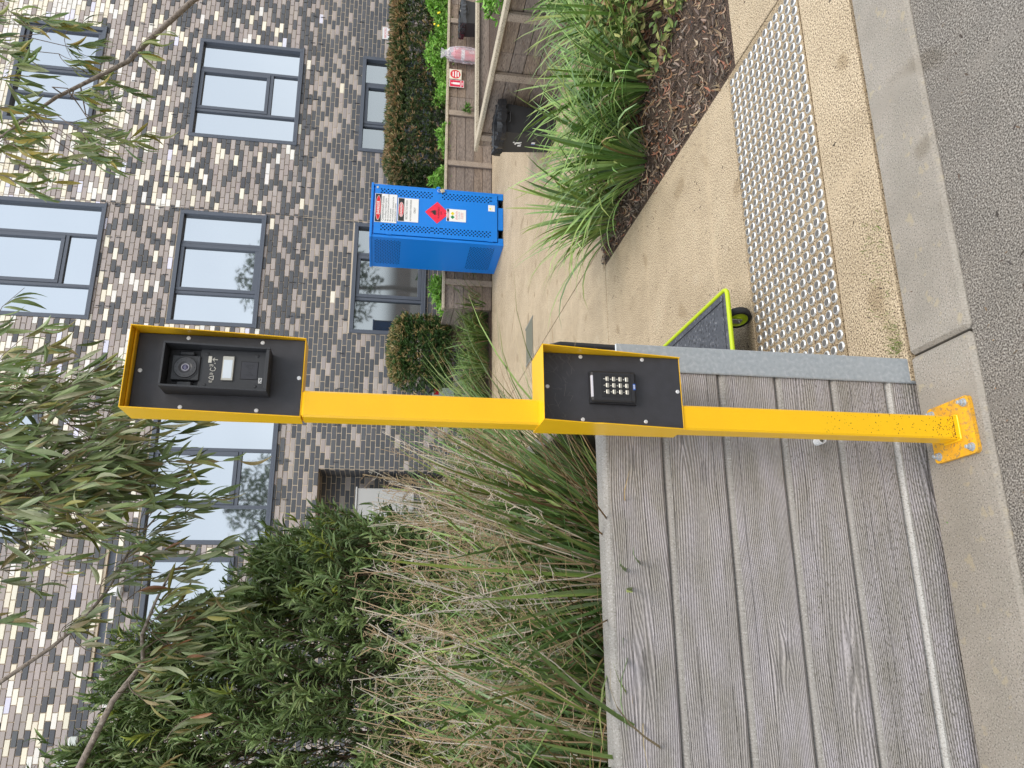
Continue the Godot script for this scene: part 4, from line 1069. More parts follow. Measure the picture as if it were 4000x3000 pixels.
# ------------------------------------------------------------------ platform trolley
func trolley():
	var t := thing("platform_trolley", "black platform trolley with lime green bumper parked beside the concrete wall", "trolley", Vector3(0, 0, 0))
	var x0 := 0.80; var x1 := 1.43; var z0 := -3.90; var z1 := -3.02; var y := 0.172
	var deckm := tri_mat(surface(512, 191, Color8(70, 73, 80), Color8(84, 87, 94), 0.012, 0.08, 0.16, Color8(50, 52, 58), 70, Color8(126, 128, 132), 208), 0.7, 0.6, 0.05)
	var b := bld(); b.box(Vector3(x0 + 0.012, y - 0.03, z0 + 0.012), Vector3(x1 - 0.012, y - 0.004, z1 - 0.012), 0.006); part("deck", b, deckm, t)
	b = bld()
	b.box(Vector3(x0 + 0.03, y - 0.0039, z0 + 0.03), Vector3(x0 + 0.045, y + 0.001, z1 - 0.03), 0.001); b.box(Vector3(x1 - 0.05, y - 0.0039, z0 + 0.03), Vector3(x1 - 0.035, y + 0.001, z1 - 0.03), 0.001)
	b.box(Vector3(x0 + 0.05, y - 0.0039, z1 - 0.05), Vector3(x1 - 0.055, y + 0.001, z1 - 0.035), 0.001)
	part("deck_rib", b, deckm, t)
	b = bld()
	var rim := []
	for q in [[x1, z1, 0], [x1, z0, 1], [x0, z0, 2], [x0, z1, 3]]:
		for a in 4:
			var an: float = PI / 2 * q[2] + PI / 6 * a
			var sx: float = -1.0 if q[0] == x1 else 1.0; var sz: float = -1.0 if q[1] == z1 else 1.0
			var ca: float = [[0, 1], [1, 0], [0, -1], [-1, 0]][int(q[2])][0]; var sa: float = [[0, 1], [1, 0], [0, -1], [-1, 0]][int(q[2])][1]
			var dir := Vector2(ca, sa).rotated(-PI / 6 * a)
			rim.append(Vector3(q[0] + sx * 0.03 + dir.x * 0.03, y - 0.014, q[1] + sz * 0.03 + dir.y * 0.03))
	rim.append(rim[0]); rim.append(rim[1])
	b.tube(rim, 0.0105, 8)
	part("bumper", b, mat(lin(0.52, 0.66, 0.01), 0.5), t)
	for q in [[1.335, -3.13], [0.87, -3.13], [1.335, -3.79], [0.87, -3.79]]:
		var x := Transform3D(Basis(Vector3.UP, 0.35) * Basis(Vector3.BACK, PI / 2), Vector3(q[0], 0.0625, q[1]))
		b = bld(x); b.lathe([Vector2(0.044, -0.016), Vector2(0.056, -0.017), Vector2(0.062, -0.010), Vector2(0.063, 0.0), Vector2(0.062, 0.010), Vector2(0.056, 0.017), Vector2(0.044, 0.016)], 28)
		var wh := part("wheel", b, mat(lin(0.018, 0.018, 0.02), 0.6), t)
		b = bld(x); b.lathe([Vector2(0.0, -0.012), Vector2(0.014, -0.016), Vector2(0.016, -0.008), Vector2(0.036, -0.006), Vector2(0.0445, -0.015), Vector2(0.0445, 0.015), Vector2(0.036, 0.006), Vector2(0.016, 0.008), Vector2(0.014, 0.016), Vector2(0.0, 0.012)], 24); part("rim", b, mat(lin(0.45, 0.58, 0.02), 0.5), wh)
		b = bld(Transform3D(Basis(Vector3.UP, 0.35), Vector3(q[0], 0, q[1]))); b.box(Vector3(-0.026, 0.05, -0.014), Vector3(-0.021, 0.14, 0.014), 0.001); b.box(Vector3(0.021, 0.05, -0.014), Vector3(0.026, 0.14, 0.014), 0.001); b.box(Vector3(-0.03, 0.132, -0.03), Vector3(0.03, 0.141, 0.03), 0.001); b.tube([Vector3(-0.032, 0.0625, 0), Vector3(0.032, 0.0625, 0)], 0.005, 8)
		part("castor_fork", b, M.steel, wh)
	# folding handle
	b = bld()
	var hz := -3.86
	b.tube([Vector3(1.42, 0.18, hz), Vector3(1.435, 0.74, hz - 0.02), Vector3(1.42, 0.80, hz - 0.025), Vector3(1.33, 0.83, hz - 0.03), Vector3(0.94, 0.83, hz - 0.03), Vector3(0.885, 0.80, hz - 0.025), Vector3(0.87, 0.74, hz - 0.02), Vector3(0.87, 0.18, hz)], 0.0155, 10)
	part("handle", b, M.black, t)
	for xx in [1.405, 0.87]:
		b = bld(); b.box(Vector3(xx - 0.028, y - 0.002, hz - 0.03), Vector3(xx - 0.022, y + 0.09, hz + 0.035), 0.001); b.box(Vector3(xx + 0.022, y - 0.002, hz - 0.03), Vector3(xx + 0.028, y + 0.09, hz + 0.035), 0.001); b.box(Vector3(xx - 0.022, y + 0.01, hz + 0.03), Vector3(xx + 0.022, y + 0.06, hz + 0.035), 0.001)
		part("hinge_bracket", b, M.steel, t)
		for yy in [0.54, 0.62]:
			b = bld(Transform3D(Basis(Vector3.RIGHT, PI / 2), Vector3(xx, yy, hz - 0.012 + 0.015))); b.lathe([Vector2(0.006, 0), Vector2(0.004, 0.004), Vector2(0, 0.005)], 10); part("rivet", b, M.bright, t)

# ------------------------------------------------------------------ bins, extinguisher, signs
func bin(label: String, p: Vector3, turn: float, w: float, d: float, h: float, logo: bool):
	var t := thing("rubbish_bin", label, "bin", p, "black plastic bins", turn)
	var k := 0.80
	var m := mat(lin(0.026, 0.028, 0.032), 0.5)
	var b := bld()
	var lo := [Vector3(-w / 2 * k, 0, d / 2 * k), Vector3(w / 2 * k, 0, d / 2 * k), Vector3(w / 2 * k, 0, -d / 2 * k), Vector3(-w / 2 * k, 0, -d / 2 * k)]
	var hi := [Vector3(-w / 2, h, d / 2), Vector3(w / 2, h, d / 2), Vector3(w / 2, h, -d / 2), Vector3(-w / 2, h, -d / 2)]
	for i in 4:
		var j := (i + 1) % 4
		b.quad(lo[i], lo[j], hi[j], hi[i])
		b.quad(lo[j] * 0.97 + Vector3(0, 0.01, 0), lo[i] * 0.97 + Vector3(0, 0.01, 0), hi[i] * Vector3(0.97, 1, 0.97), hi[j] * Vector3(0.97, 1, 0.97))
	b.quad(lo[3], lo[2], lo[1], lo[0])
	part("body", b, m, t)
	b = bld()
	var e := 0.018
	b.box(Vector3(-w / 2 - e, h - 0.03, d / 2 - 0.004), Vector3(w / 2 + e, h + 0.006, d / 2 + e), 0.005); b.box(Vector3(-w / 2 - e, h - 0.03, -d / 2 - e), Vector3(w / 2 + e, h + 0.006, -d / 2 + 0.004), 0.005)
	b.box(Vector3(-w / 2 - e, h - 0.03, -d / 2 + 0.005), Vector3(-w / 2 + 0.004, h + 0.006, d / 2 - 0.005), 0.005); b.box(Vector3(w / 2 - 0.004, h - 0.03, -d / 2 + 0.005), Vector3(w / 2 + e, h + 0.006, d / 2 - 0.005), 0.005)
	part("rim", b, m, t)
	# liner bag: crumpled skirt folded over the rim
	b = bld()
	var ln := 48
	var nz := noise(int(p.x * 100), 1.7, FastNoiseLite.TYPE_SIMPLEX_SMOOTH, 2)
	var prof := [[-0.045, -0.09], [0.004, 0.012], [0.022, 0.016], [0.034, -0.02], [0.037, -0.075]]
	for i in ln:
		for s in prof.size() - 1:
			var q := []
			for c in [[i, s], [i + 1, s], [i + 1, s + 1], [i, s + 1]]:
				var a: float = TAU * (c[0] % ln) / ln
				var dx := cos(a); var dz := sin(a)
				var f := 1.0 / maxf(absf(dx), absf(dz))
				var base := Vector3(dx * f * w / 2, h, dz * f * d / 2)
				var nn := Vector3(dx, 0, dz)
				var g: float = nz.get_noise_2d(c[0] % ln * 1.9, c[1] * 2.0) * 0.022
				q.append(base + nn * (prof[c[1]][0] + absf(g) * 0.6) + Vector3.UP * (prof[c[1]][1] + g))
			b.quad(q[3], q[2], q[1], q[0])
	var bag := mat(lin(0.02, 0.021, 0.024), 0.22)
	part("liner", b, bag, t)
	b = bld(); b.box(Vector3(-w / 2 + 0.03, h * 0.5, -d / 2 + 0.03), Vector3(w / 2 - 0.03, h * 0.55, d / 2 - 0.03)); part("liner_fill", b, bag, t)
	b = bld(); b.tube([Vector3(-0.06, h - 0.1, d / 2 + 0.004), Vector3(-0.06, h - 0.12, d / 2 + 0.02), Vector3(0.06, h - 0.12, d / 2 + 0.02), Vector3(0.06, h - 0.1, d / 2 + 0.004)], 0.006, 6); part("grip", b, m, t)
	if logo:
		# leaning litter figure with a basket, white print on the left face
		var tilt := atan2(w / 2 * (1 - k), h)
		var fx := Transform3D(Basis(Vector3.UP, -PI / 2) * Basis(Vector3.RIGHT, tilt * 1.0), Vector3(-w / 2 * lerpf(k, 1.0, 0.62) - 0.006, h * 0.62, 0.0))
		b = bld(fx)
		b.prism(PackedVector2Array([Vector2(-0.02, -0.035), Vector2(-0.004, -0.035), Vector2(0.004, 0.0), Vector2(0.014, -0.035), Vector2(0.028, -0.035), Vector2(0.018, 0.03), Vector2(-0.012, 0.042), Vector2(-0.03, 0.028), Vector2(-0.026, 0.02), Vector2(-0.01, 0.026), Vector2(-0.008, 0.0)]), 0, 0.001)
		b.box(Vector3(-0.055, -0.035, 0.0), Vector3(-0.028, 0.002, 0.001))
		var c2 := PackedVector2Array()
		for i in 12: c2.append(Vector2(0.016 + cos(TAU * i / 12) * 0.011, 0.05 + sin(TAU * i / 12) * 0.011))
		b.prism(c2, 0, 0.001)
		part("litter_symbol", b, M.white, t)
		b = bld(Transform3D(Basis(Vector3.UP, -PI / 2) * Basis(Vector3.RIGHT, tilt), Vector3(-w / 2 * lerpf(k, 1.0, 0.36) - 0.006, h * 0.36, 0.02)))
		b.box(Vector3(-0.02, -0.02, 0), Vector3(0.012, 0.02, 0.001)); part("price_sticker", b, M.white, t)
		b = bld(Transform3D(Basis(Vector3.UP, -PI / 2) * Basis(Vector3.RIGHT, tilt), Vector3(-w / 2 * lerpf(k, 1.0, 0.36) - 0.006, h * 0.36, 0.02)))
		b.box(Vector3(-0.032, -0.02, 0), Vector3(-0.0205, 0.02, 0.0011)); part("sticker_band", b, mat(lin(0.02, 0.10, 0.4), 0.5), t)

func bins():
	bin("black bin with white litter symbol and black liner in front of the corner planter", Vector3(5.02, -0.001, -7.0), 0.0, 0.36, 0.38, 0.62, true)
	bin("black bin standing against the long planter at the far right", Vector3(10.28, -0.001, -11.26), 0.0, 0.5, 0.36, 0.62, false)

func extinguisher():
	var p := Vector3(9.66, 0.30, -11.46)
	var t := thing("fire_extinguisher", "red fire extinguisher wrapped in a clear plastic bag on the long planter", "fire extinguisher", p)
	var b := bld(); b.lathe([Vector2(0, 0), Vector2(0.088, 0), Vector2(0.09, 0.01), Vector2(0.09, 0.34), Vector2(0.07, 0.40), Vector2(0.03, 0.43), Vector2(0.03, 0.46), Vector2(0, 0.46)], 24); part("cylinder", b, mat(lin(0.62, 0.02, 0.03), 0.35), t)
	b = bld(); b.lathe([Vector2(0.0905, 0.22), Vector2(0.0915, 0.222), Vector2(0.0915, 0.282), Vector2(0.0905, 0.284)], 24); part("white_band", b, M.white, t)
	b = bld(); b.box(Vector3(-0.02, 0.461, -0.02), Vector3(0.02, 0.5, 0.03), 0.004); b.tube([Vector3(0, 0.49, 0), Vector3(0.03, 0.5, 0.04), Vector3(0.09, 0.47, 0.06)], 0.008, 6); part("valve", b, M.ink, t)
	b = bld(); b.box(Vector3(-0.05, 0.02, -0.135), Vector3(0.05, 0.4, -0.092), 0.004); part("wall_bracket", b, M.frame, t)
	b = bld(); b.box(Vector3(-0.03, 0.05, 0.0895), Vector3(0.03, 0.15, 0.0925), 0.001); part("label_patch", b, mat(lin(0.55, 0.35, 0.36), 0.5), t)
	# bag
	var g := thing("plastic_bag", "crumpled clear plastic bag pulled over the red fire extinguisher", "bag", p)
	b = bld()
	var nz := noise(44, 0.9, FastNoiseLite.TYPE_SIMPLEX_SMOOTH, 3)
	var prof := [[0.125, -0.03], [0.14, 0.1], [0.14, 0.25], [0.135, 0.4], [0.11, 0.49], [0.07, 0.54], [0.05, 0.57], [0.09, 0.64]]
	for i in 30:
		for s in prof.size() - 1:
			var q := []
			for c in [[i, s], [i + 1, s], [i + 1, s + 1], [i, s + 1]]:
				var a: float = TAU * (c[0] % 30) / 30.0
				var r: float = prof[c[1]][0] * (1.0 + 0.35 * nz.get_noise_3d(cos(a) * 4, sin(a) * 4, c[1] * 1.5))
				q.append(Vector3(cos(a) * r, prof[c[1]][1], maxf(sin(a) * r * 0.9, -0.12)))
			b.quad(q[3], q[2], q[1], q[0])
	var bm := mat(Color(0.92, 0.90, 0.94, 0.34), 0.25); bm.transparency = BaseMaterial3D.TRANSPARENCY_ALPHA
	part("film", b, bm, g)

func small_signs():
	var z := -11.592
	var s := thing("round_notice", "square white sticker with red disc on the long planter beside the extinguisher", "sign", Vector3(9.34, 0.665, z))
	var b := bld(); b.box(Vector3(-0.105, -0.11, 0), Vector3(0.105, 0.11, 0.003), 0.001); part("backing", b, mat(lin(0.72, 0.68, 0.56), 0.6), s)
	b = bld(Transform3D(Basis(Vector3.RIGHT, PI / 2), Vector3(0, 0, 0.0031))); b.lathe([Vector2(0.092, 0), Vector2(0.092, 0.001), Vector2(0, 0.001)], 28); part("red_disc", b, mat(lin(0.62, 0.03, 0.04), 0.5), s)
	b = bld(); b.box(Vector3(-0.05, -0.062, 0.0042), Vector3(0.05, -0.036, 0.005)); b.box(Vector3(-0.066, -0.018, 0.0042), Vector3(0.066, 0.006, 0.005)); b.box(Vector3(-0.05, 0.03, 0.0042), Vector3(0.05, 0.05, 0.005)); part("white_bars", b, M.white, s)
	s = thing("extinguisher_sign", "red sign with white extinguisher symbol on the long timber planter", "sign", Vector3(9.145, 0.64, z))
	b = bld(); b.box(Vector3(-0.075, -0.13, 0), Vector3(0.075, 0.13, 0.003), 0.001); part("backing", b, M.white, s)
	b = bld(); b.box(Vector3(-0.068, -0.07, 0.0031), Vector3(0.068, 0.122, 0.0037)); b.box(Vector3(-0.068, -0.122, 0.0031), Vector3(0.068, -0.08, 0.0037)); part("red_field", b, mat(lin(0.58, 0.01, 0.05), 0.5), s)
	b = bld(); b.box(Vector3(-0.022, -0.055, 0.0038), Vector3(0.022, 0.07, 0.0044), 0.0002); b.box(Vector3(-0.01, 0.0705, 0.0038), Vector3(0.01, 0.1, 0.0044), 0.0002); part("bottle_symbol", b, M.white, s)
	line(s, "FIRE", Vector2(0, -0.101), 0.03, M.white, true, 0.004)
	s = thing("extinguisher_sign", "red and white sign half hidden behind the bagged extinguisher", "sign", Vector3(9.86, 0.6, z))
	b = bld(); b.box(Vector3(-0.07, -0.11, 0), Vector3(0.07, 0.11, 0.003), 0.001); part("backing", b, mat(lin(0.58, 0.01, 0.05), 0.5), s)
	b = bld(); b.box(Vector3(-0.05, 0.02, 0.0031), Vector3(0.05, 0.06, 0.0037)); part("white_bar", b, M.white, s)
	s = thing("paper_notice", "white paper with red handwriting taped to the brick wall above the hedge", "sign", Vector3(11.79, 1.93, -13.592))
	b = bld(); b.box(Vector3(-0.15, -0.11, 0), Vector3(0.15, 0.11, 0.002)); part("sheet", b, M.white, s)
	line(s, "SMOKING", Vector2(0, 0.05), 0.06, M.red, false, 0.0024); line(s, "AREA", Vector2(0, -0.02), 0.06, M.red, false, 0.0024)
	b = bld(); b.tube([Vector3(-0.06, -0.08, 0.003), Vector3(0.06, -0.075, 0.003), Vector3(0.04, -0.06, 0.003)], 0.003, 4); part("ink_arrow", b, M.red, s)
	s = thing("meter_sign", "small white sign with red square low on the brick wall left of the rounded hedge", "sign", Vector3(3.93, 0.62, -13.585))
	b = bld(); b.box(Vector3(-0.12, -0.2, 0), Vector3(0.12, 0.2, 0.004), 0.001); part("backing", b, mat(lin(0.62, 0.70, 0.62), 0.5), s)
	b = bld(); b.box(Vector3(-0.02, 0.08, 0.0041), Vector3(0.1, 0.17, 0.005)); part("red_square", b, M.red, s)
	for k in 2: ringsym(s, Vector2(0.02, -0.02 - k * 0.09), 0.03)

# ------------------------------------------------------------------ plants
# a flat lance-shaped leaf of unit length along -y (hanging), bent sideways and folded at the midrib
func leaf_mesh(w: float, bend: float, fold: float, segs := 5, pow_ := 0.8) -> ArrayMesh:
	var b := bld()
	var rows := []
	for i in segs + 1:
		var t := float(i) / segs
		var hw := w * pow(sin(PI * clampf(t * 0.94 + 0.03, 0, 1)), pow_) * (1.0 - 0.25 * t)
		if i == segs: hw = 0.0
		var c := Vector3(bend * t * t, -t * (1.0 - 0.12 * absf(bend) * t), fold * 0.6 * sin(t * 3.0))
		rows.append([c + Vector3(-hw, 0, fold * hw * 2.0), c, c + Vector3(hw, 0, fold * hw * 2.0)])
	for i in segs:
		var p: Array = rows[i]; var q: Array = rows[i + 1]
		for k in 2:
			var m: Vector3 = ((p[k + 1] - p[k]).cross(q[k] - p[k])).normalized()
			if m.length() < 0.5: m = ((q[k + 1] - p[k]).cross(q[k] - p[k])).normalized()
			if m.z < 0: m = -m
			b.tri(q[k], q[k + 1], p[k + 1], m, m, m)
			if i > 0 or true: b.tri(q[k], p[k + 1], p[k], m, m, m)
	return b.mesh()

func strap(b: B, o: Vector3, az: float, el: float, l: float, w: float, bend: float, c: Color, tip: Color, segs := 7):
	# arching strap leaf with a shallow keel
	var p := o
	var e := el
	var dh := Vector3(cos(az), 0, sin(az)); var sd := Vector3(-sin(az), 0, cos(az))
	var tw := rr(-0.5, 0.5)
	sd = (sd * cos(tw) + (dh * sin(e) * -1.0 + Vector3.UP * cos(e)) * sin(tw)).normalized()
	var pl: Vector3; var pc: Vector3; var pr: Vector3
	for i in segs + 1:
		var t := float(i) / segs
		var hw := w * 0.5 * (0.55 + 0.45 * minf(t * 4.0, 1.0)) * (1.0 - pow(t, 5.0))
		if i == segs: hw = w * 0.04
		var dir := dh * cos(e) + Vector3.UP * sin(e)
		var nn := dir.cross(sd).normalized()
		var a := p - sd * hw + nn * hw * 0.35; var d := p + sd * hw + nn * hw * 0.35
		if i > 0:
			b.col = c.lerp(tip, smoothstep(0.55, 1.0, t))
			var m1 := (pc - pl).cross(a - pl).normalized(); var m2 := (pr - pc).cross(p - pc).normalized()
			b.tri(pl, pc, p, m1, m1, m1); b.tri(pl, p, a, m1, m1, m1)
			b.tri(pc, pr, d, m2, m2, m2); b.tri(pc, d, p, m2, m2, m2)
		pl = a; pc = p; pr = d
		p += dir * l / segs
		e -= bend / segs * (0.4 + 1.4 * t)

func clump(called: String, label: String, group: String, p: Vector3, n: int, l0: float, l1: float, w: float, greens: Array, spread: float, bend: float, dead: float, lean := Vector2.ZERO) -> Node3D:
	var t := thing(called, label, "plant", p, group)
	var b := bld(); b.has_c = true
	for i in n:
		var az := rr(0, TAU)
		var r := sqrt(rng.randf()) * spread
		var el := rr(0.95, 1.52) - r * 0.6
		var o := Vector3(cos(az) * r * 0.5, 0, sin(az) * r * 0.5)
		var d := Vector2(cos(az), sin(az)) + lean
		var l := rr(l0, l1)
		if rng.randf() < dead:
			var bc := jit(pick([Color(0.34, 0.24, 0.12), Color(0.42, 0.33, 0.20), Color(0.24, 0.15, 0.08)]), 0.2)
			strap(b, o, d.angle(), el - rr(0, 0.3), l * 0.9, w * 0.6, bend * rr(0.9, 1.6), bc, bc)
		else:
			var c := jit(pick(greens), 0.22)
			strap(b, o, d.angle(), el, l, w * rr(0.65, 1.1), bend * rr(0.4, 1.5), c, c.lerp(Color(0.30, 0.27, 0.06), 0.45) if rng.randf() < 0.35 else c * 1.15)
	part("blades", b, M.blade, t).set_meta("kind", "stuff")
	return t

func stalk(b: B, o: Vector3, top: Vector3, sag: float, c: Color):
	# dry flower stalk: thin stem, then a zigzag spray of twiglets
	b.col = c
	var pts := []; var rad := []
	for i in 8:
		var t := i / 7.0
		pts.append(o.lerp(top, t) + Vector3(rr(-0.006, 0.006), sin(t * PI) * sag, rr(-0.006, 0.006)))
		rad.append(lerpf(0.003, 0.0013, t))
	b.tube(pts, rad, 4, false)
	for k in 13:
		var t := rr(0.5, 1.0)
		var f := t * 7.0; var i := mini(int(f), 6)
		var p: Vector3 = pts[i].lerp(pts[i + 1], f - i)
		var d := Vector3(rr(-1, 1), rr(-0.1, 1.0), rr(-1, 1)).normalized()
		var q := p; var l := rr(0.02, 0.06) * (1.5 - t)
		b.col = c * rr(0.8, 1.25)
		var tw := [p]
		for s in 3:
			d = (d + Vector3(rr(-0.6, 0.6), rr(-0.4, 0.5), rr(-0.6, 0.6))).normalized()
			q += d * l * 0.6
			tw.append(q)
			if rng.randf() < 0.75: b.tube([q, q + Vector3(rr(-1, 1), rr(-0.5, 1), rr(-1, 1)).normalized() * l * 0.45], 0.0009, 3, false)
		b.tube(tw, [0.0014, 0.0012, 0.001, 0.0009], 3, false)

func plants():
	# ---------------- strappy clumps in the bed on the right
	var g := [Color(0.17, 0.28, 0.07), Color(0.13, 0.235, 0.06), Color(0.215, 0.33, 0.09), Color(0.17, 0.26, 0.11), Color(0.26, 0.37, 0.12)]
	var spots := [[2.93, -4.98, "strappy green clump at the far tip of the mulch bed"], [2.98, -4.36, "strappy green clump on the mulch bed nearest the path, left of the bed shrub"], [3.30, -4.66, "strappy green clump in the second row of the mulch bed"], [3.42, -4.12, "large strappy green clump in the middle of the mulch bed"], [3.78, -4.52, "strappy green clump in front of the litter bin"], [3.92, -4.05, "strappy green clump beside the pale leaved creeper"], [4.35, -4.5, "strappy green clump in front of the nearer timber planter"], [4.55, -4.02, "strappy green clump at the right edge behind the creeper"], [4.9, -4.7, "strappy green clump by the foot of the nearer planter"]]
	for s in spots:
		clump("strappy_clump", s[2], "strappy clumps in the mulch bed", Vector3(s[0], 0.03, s[1]), 118, 0.46, 0.95, 0.0235, g, 0.34, 1.15, 0.05)
	# ---------------- left bed: tall strappy mass with dry stalks
	var gl := [Color(0.115, 0.195, 0.055), Color(0.145, 0.235, 0.07), Color(0.19, 0.27, 0.12), Color(0.085, 0.15, 0.045), Color(0.22, 0.30, 0.08)]
	var left := [[-1.05, -2.46, "leftmost clump just behind the sleeper wall"], [-0.72, -2.62, "clump behind the left part of the sleeper wall"], [-0.42, -2.44, "clump touching the sleeper wall left of the post"], [-0.16, -2.72, "thick clump in the middle of the raised bed"], [0.12, -2.5, "clump behind the wall just left of the post"], [0.36, -2.85, "clump near the return wall"], [0.44, -3.3, "clump at the right corner of the raised bed"], [-0.55, -3.05, "clump in the second row of the raised bed"], [0.02, -3.2, "clump below the eucalyptus leaves"], [-0.95, -3.1, "clump in front of the dark shrub"], [-0.3, -3.5, "clump under the shrub's lower leaves"], [0.22, -3.62, "clump below the mirrored window"], [-0.7, -3.55, "clump in the third row of the raised bed"], [0.5, -3.9, "clump farther back along the return wall"], [0.30, -4.4, "farthest clump of the raised bed"]]
	for s in left:
		var t := clump("tall_grass_clump", "tall green and straw " + s[2], "tall clumps in the raised bed", Vector3(s[0], 0.735, s[1]), 185, 0.42, 1.06, 0.0142, gl, 0.26, 0.68, 0.36, Vector2(0.30, -0.45 if s[1] > -2.66 else 0.0))
		var b := bld(); b.has_c = true
		for k in 26:
			var o := Vector3(rr(-0.08, 0.08), 0.0, rr(-0.08, 0.08))
			var top := o + Vector3(rr(-0.22, 0.48), rr(0.62, 1.02), rr(-0.25, 0.35))
			stalk(b, o, top, rr(-0.02, 0.05), jit(pick([Color(0.46, 0.35, 0.22), Color(0.56, 0.49, 0.40), Color(0.38, 0.27, 0.16)]), 0.15))
		part("dry_stalks", b, M.dry, t).set_meta("kind", "stuff")
	# grasses at the foot of the building, by the rounded hedge
	var far := [[3.35, "left of the rounded hedge"], [3.95, "below the left side of the rounded hedge"], [4.45, "below the rounded hedge"], [5.0, "against the left end of the long planter"], [2.7, "far left along the brick wall"]]
	for s in far:
		clump("border_grass", "dark strappy grass " + s[1], "grasses along the brick wall", Vector3(s[0], 0.02, -11.95 + rr(-0.1, 0.1)), 150, 0.5, 0.95, 0.020, [Color(0.09, 0.16, 0.04), Color(0.12, 0.205, 0.055), Color(0.16, 0.25, 0.08)], 0.45, 1.1, 0.22)
	hedges()
	shrub()
	gum_tree_left()
	gum_tree_right()
	creeper()
	weeds()
	mirror_trees()

func leafy_box(called: String, label: String, lo: Vector3, hi: Vector3, n: int, rnd: float, cols: Array, tips: Array, size: float):
	var t := thing(called, label, "hedge", Vector3((lo.x + hi.x) / 2, lo.y, (lo.z + hi.z) / 2))
	var c := (lo + hi) / 2 - t.position; var h := (hi - lo) / 2
	var ms := [leaf_mesh(0.13, 0.1, 0.4, 3), leaf_mesh(0.12, -0.12, 0.3, 3)]
	var xs := [[], []]; var cs := [[], []]
	var nz := noise(9, 1.1)
	for i in n:
		# mostly near the skin of the rounded box, some deeper
		var p := Vector3(rr(-1, 1), rr(-1, 1), rr(-1, 1))
		var ax := rng.randi() % 5
		if ax == 0: p.x = signf(p.x)
		elif ax <= 2: p.y = 1.0
		else: p.z = 1.0
		var depth := pow(rng.randf(), 1.6) * 0.30
		var q := p * h
		var nrm := Vector3(pow(absf(p.x), rnd) * signf(p.x) / h.x, pow(absf(p.y), rnd) * signf(p.y) / h.y, pow(absf(p.z), rnd) * signf(p.z) / h.z).normalized()
		# round the corners
		var k := 0.28
		var inner := Vector3(clampf(q.x, -h.x + k, h.x - k), clampf(q.y, -h.y + k, h.y - k), clampf(q.z, -h.z + k, h.z - k))
		var dv := q - inner
		if dv.length() > k: q = inner + dv.normalized() * k
		var lump := nz.get_noise_3d(q.x * 1.5 + lo.x, q.y * 1.5, q.z * 1.5) * 0.09
		q += nrm * (lump - depth) + Vector3(rr(-1, 1), rr(-1, 1), rr(-1, 1)) * 0.02
		var tipc := depth < 0.08 and rng.randf() < (0.6 if p.y > 0.6 else 0.2)
		for j in 5:
			var d := (nrm + Vector3(rr(-1, 1), rr(-0.5, 1), rr(-1, 1)) * 0.9).normalized()
			var s := size * rr(0.6, 1.25)
			var y := -d
			var x := y.cross(Vector3(rr(-1, 1), rr(-1, 1), rr(-1, 1))).normalized()
			var kk := rng.randi() % 2
			xs[kk].append(Transform3D(Basis(x, y, x.cross(y)).scaled_local(Vector3(s, s, s)), c + q))
			cs[kk].append(jit(pick(tips) if tipc else pick(cols), 0.3))
	for k in 2: many("foliage", ms[k], M.leaf, t, xs[k], cs[k])
	var b := bld()
	for i in 60:
		var a := c + Vector3(rr(-0.9, 0.9) * h.x, -h.y, rr(-0.6, 0.6) * h.z)
		b.tube([a, a + Vector3(rr(-0.1, 0.1), h.y, rr(-0.1, 0.1)), a + Vector3(rr(-0.3, 0.3), h.y * 1.7, rr(-0.2, 0.2))], [0.012, 0.008, 0.003], 4, false)
	part("branches", b, M.stem, t)

func hedges():
	leafy_box("clipped_hedge", "long clipped dark green hedge with brown tips in the timber planter", Vector3(7.62, 0.62, -12.95), Vector3(13.6, 1.82, -12.02), 12000, 3.0, [Color(0.06, 0.10, 0.03), Color(0.075, 0.115, 0.04), Color(0.05, 0.08, 0.025), Color(0.095, 0.12, 0.05)], [Color(0.30, 0.19, 0.09), Color(0.26, 0.22, 0.09), Color(0.36, 0.25, 0.14)], 0.082)
	leafy_box("rounded_hedge", "small rounded box-shaped hedge under the left ground floor window", Vector3(3.86, 0.52, -13.3), Vector3(5.06, 1.60, -12.4), 3600, 3.0, [Color(0.055, 0.11, 0.028), Color(0.075, 0.14, 0.04), Color(0.045, 0.09, 0.025)], [Color(0.30, 0.24, 0.09), Color(0.34, 0.26, 0.13)], 0.082)

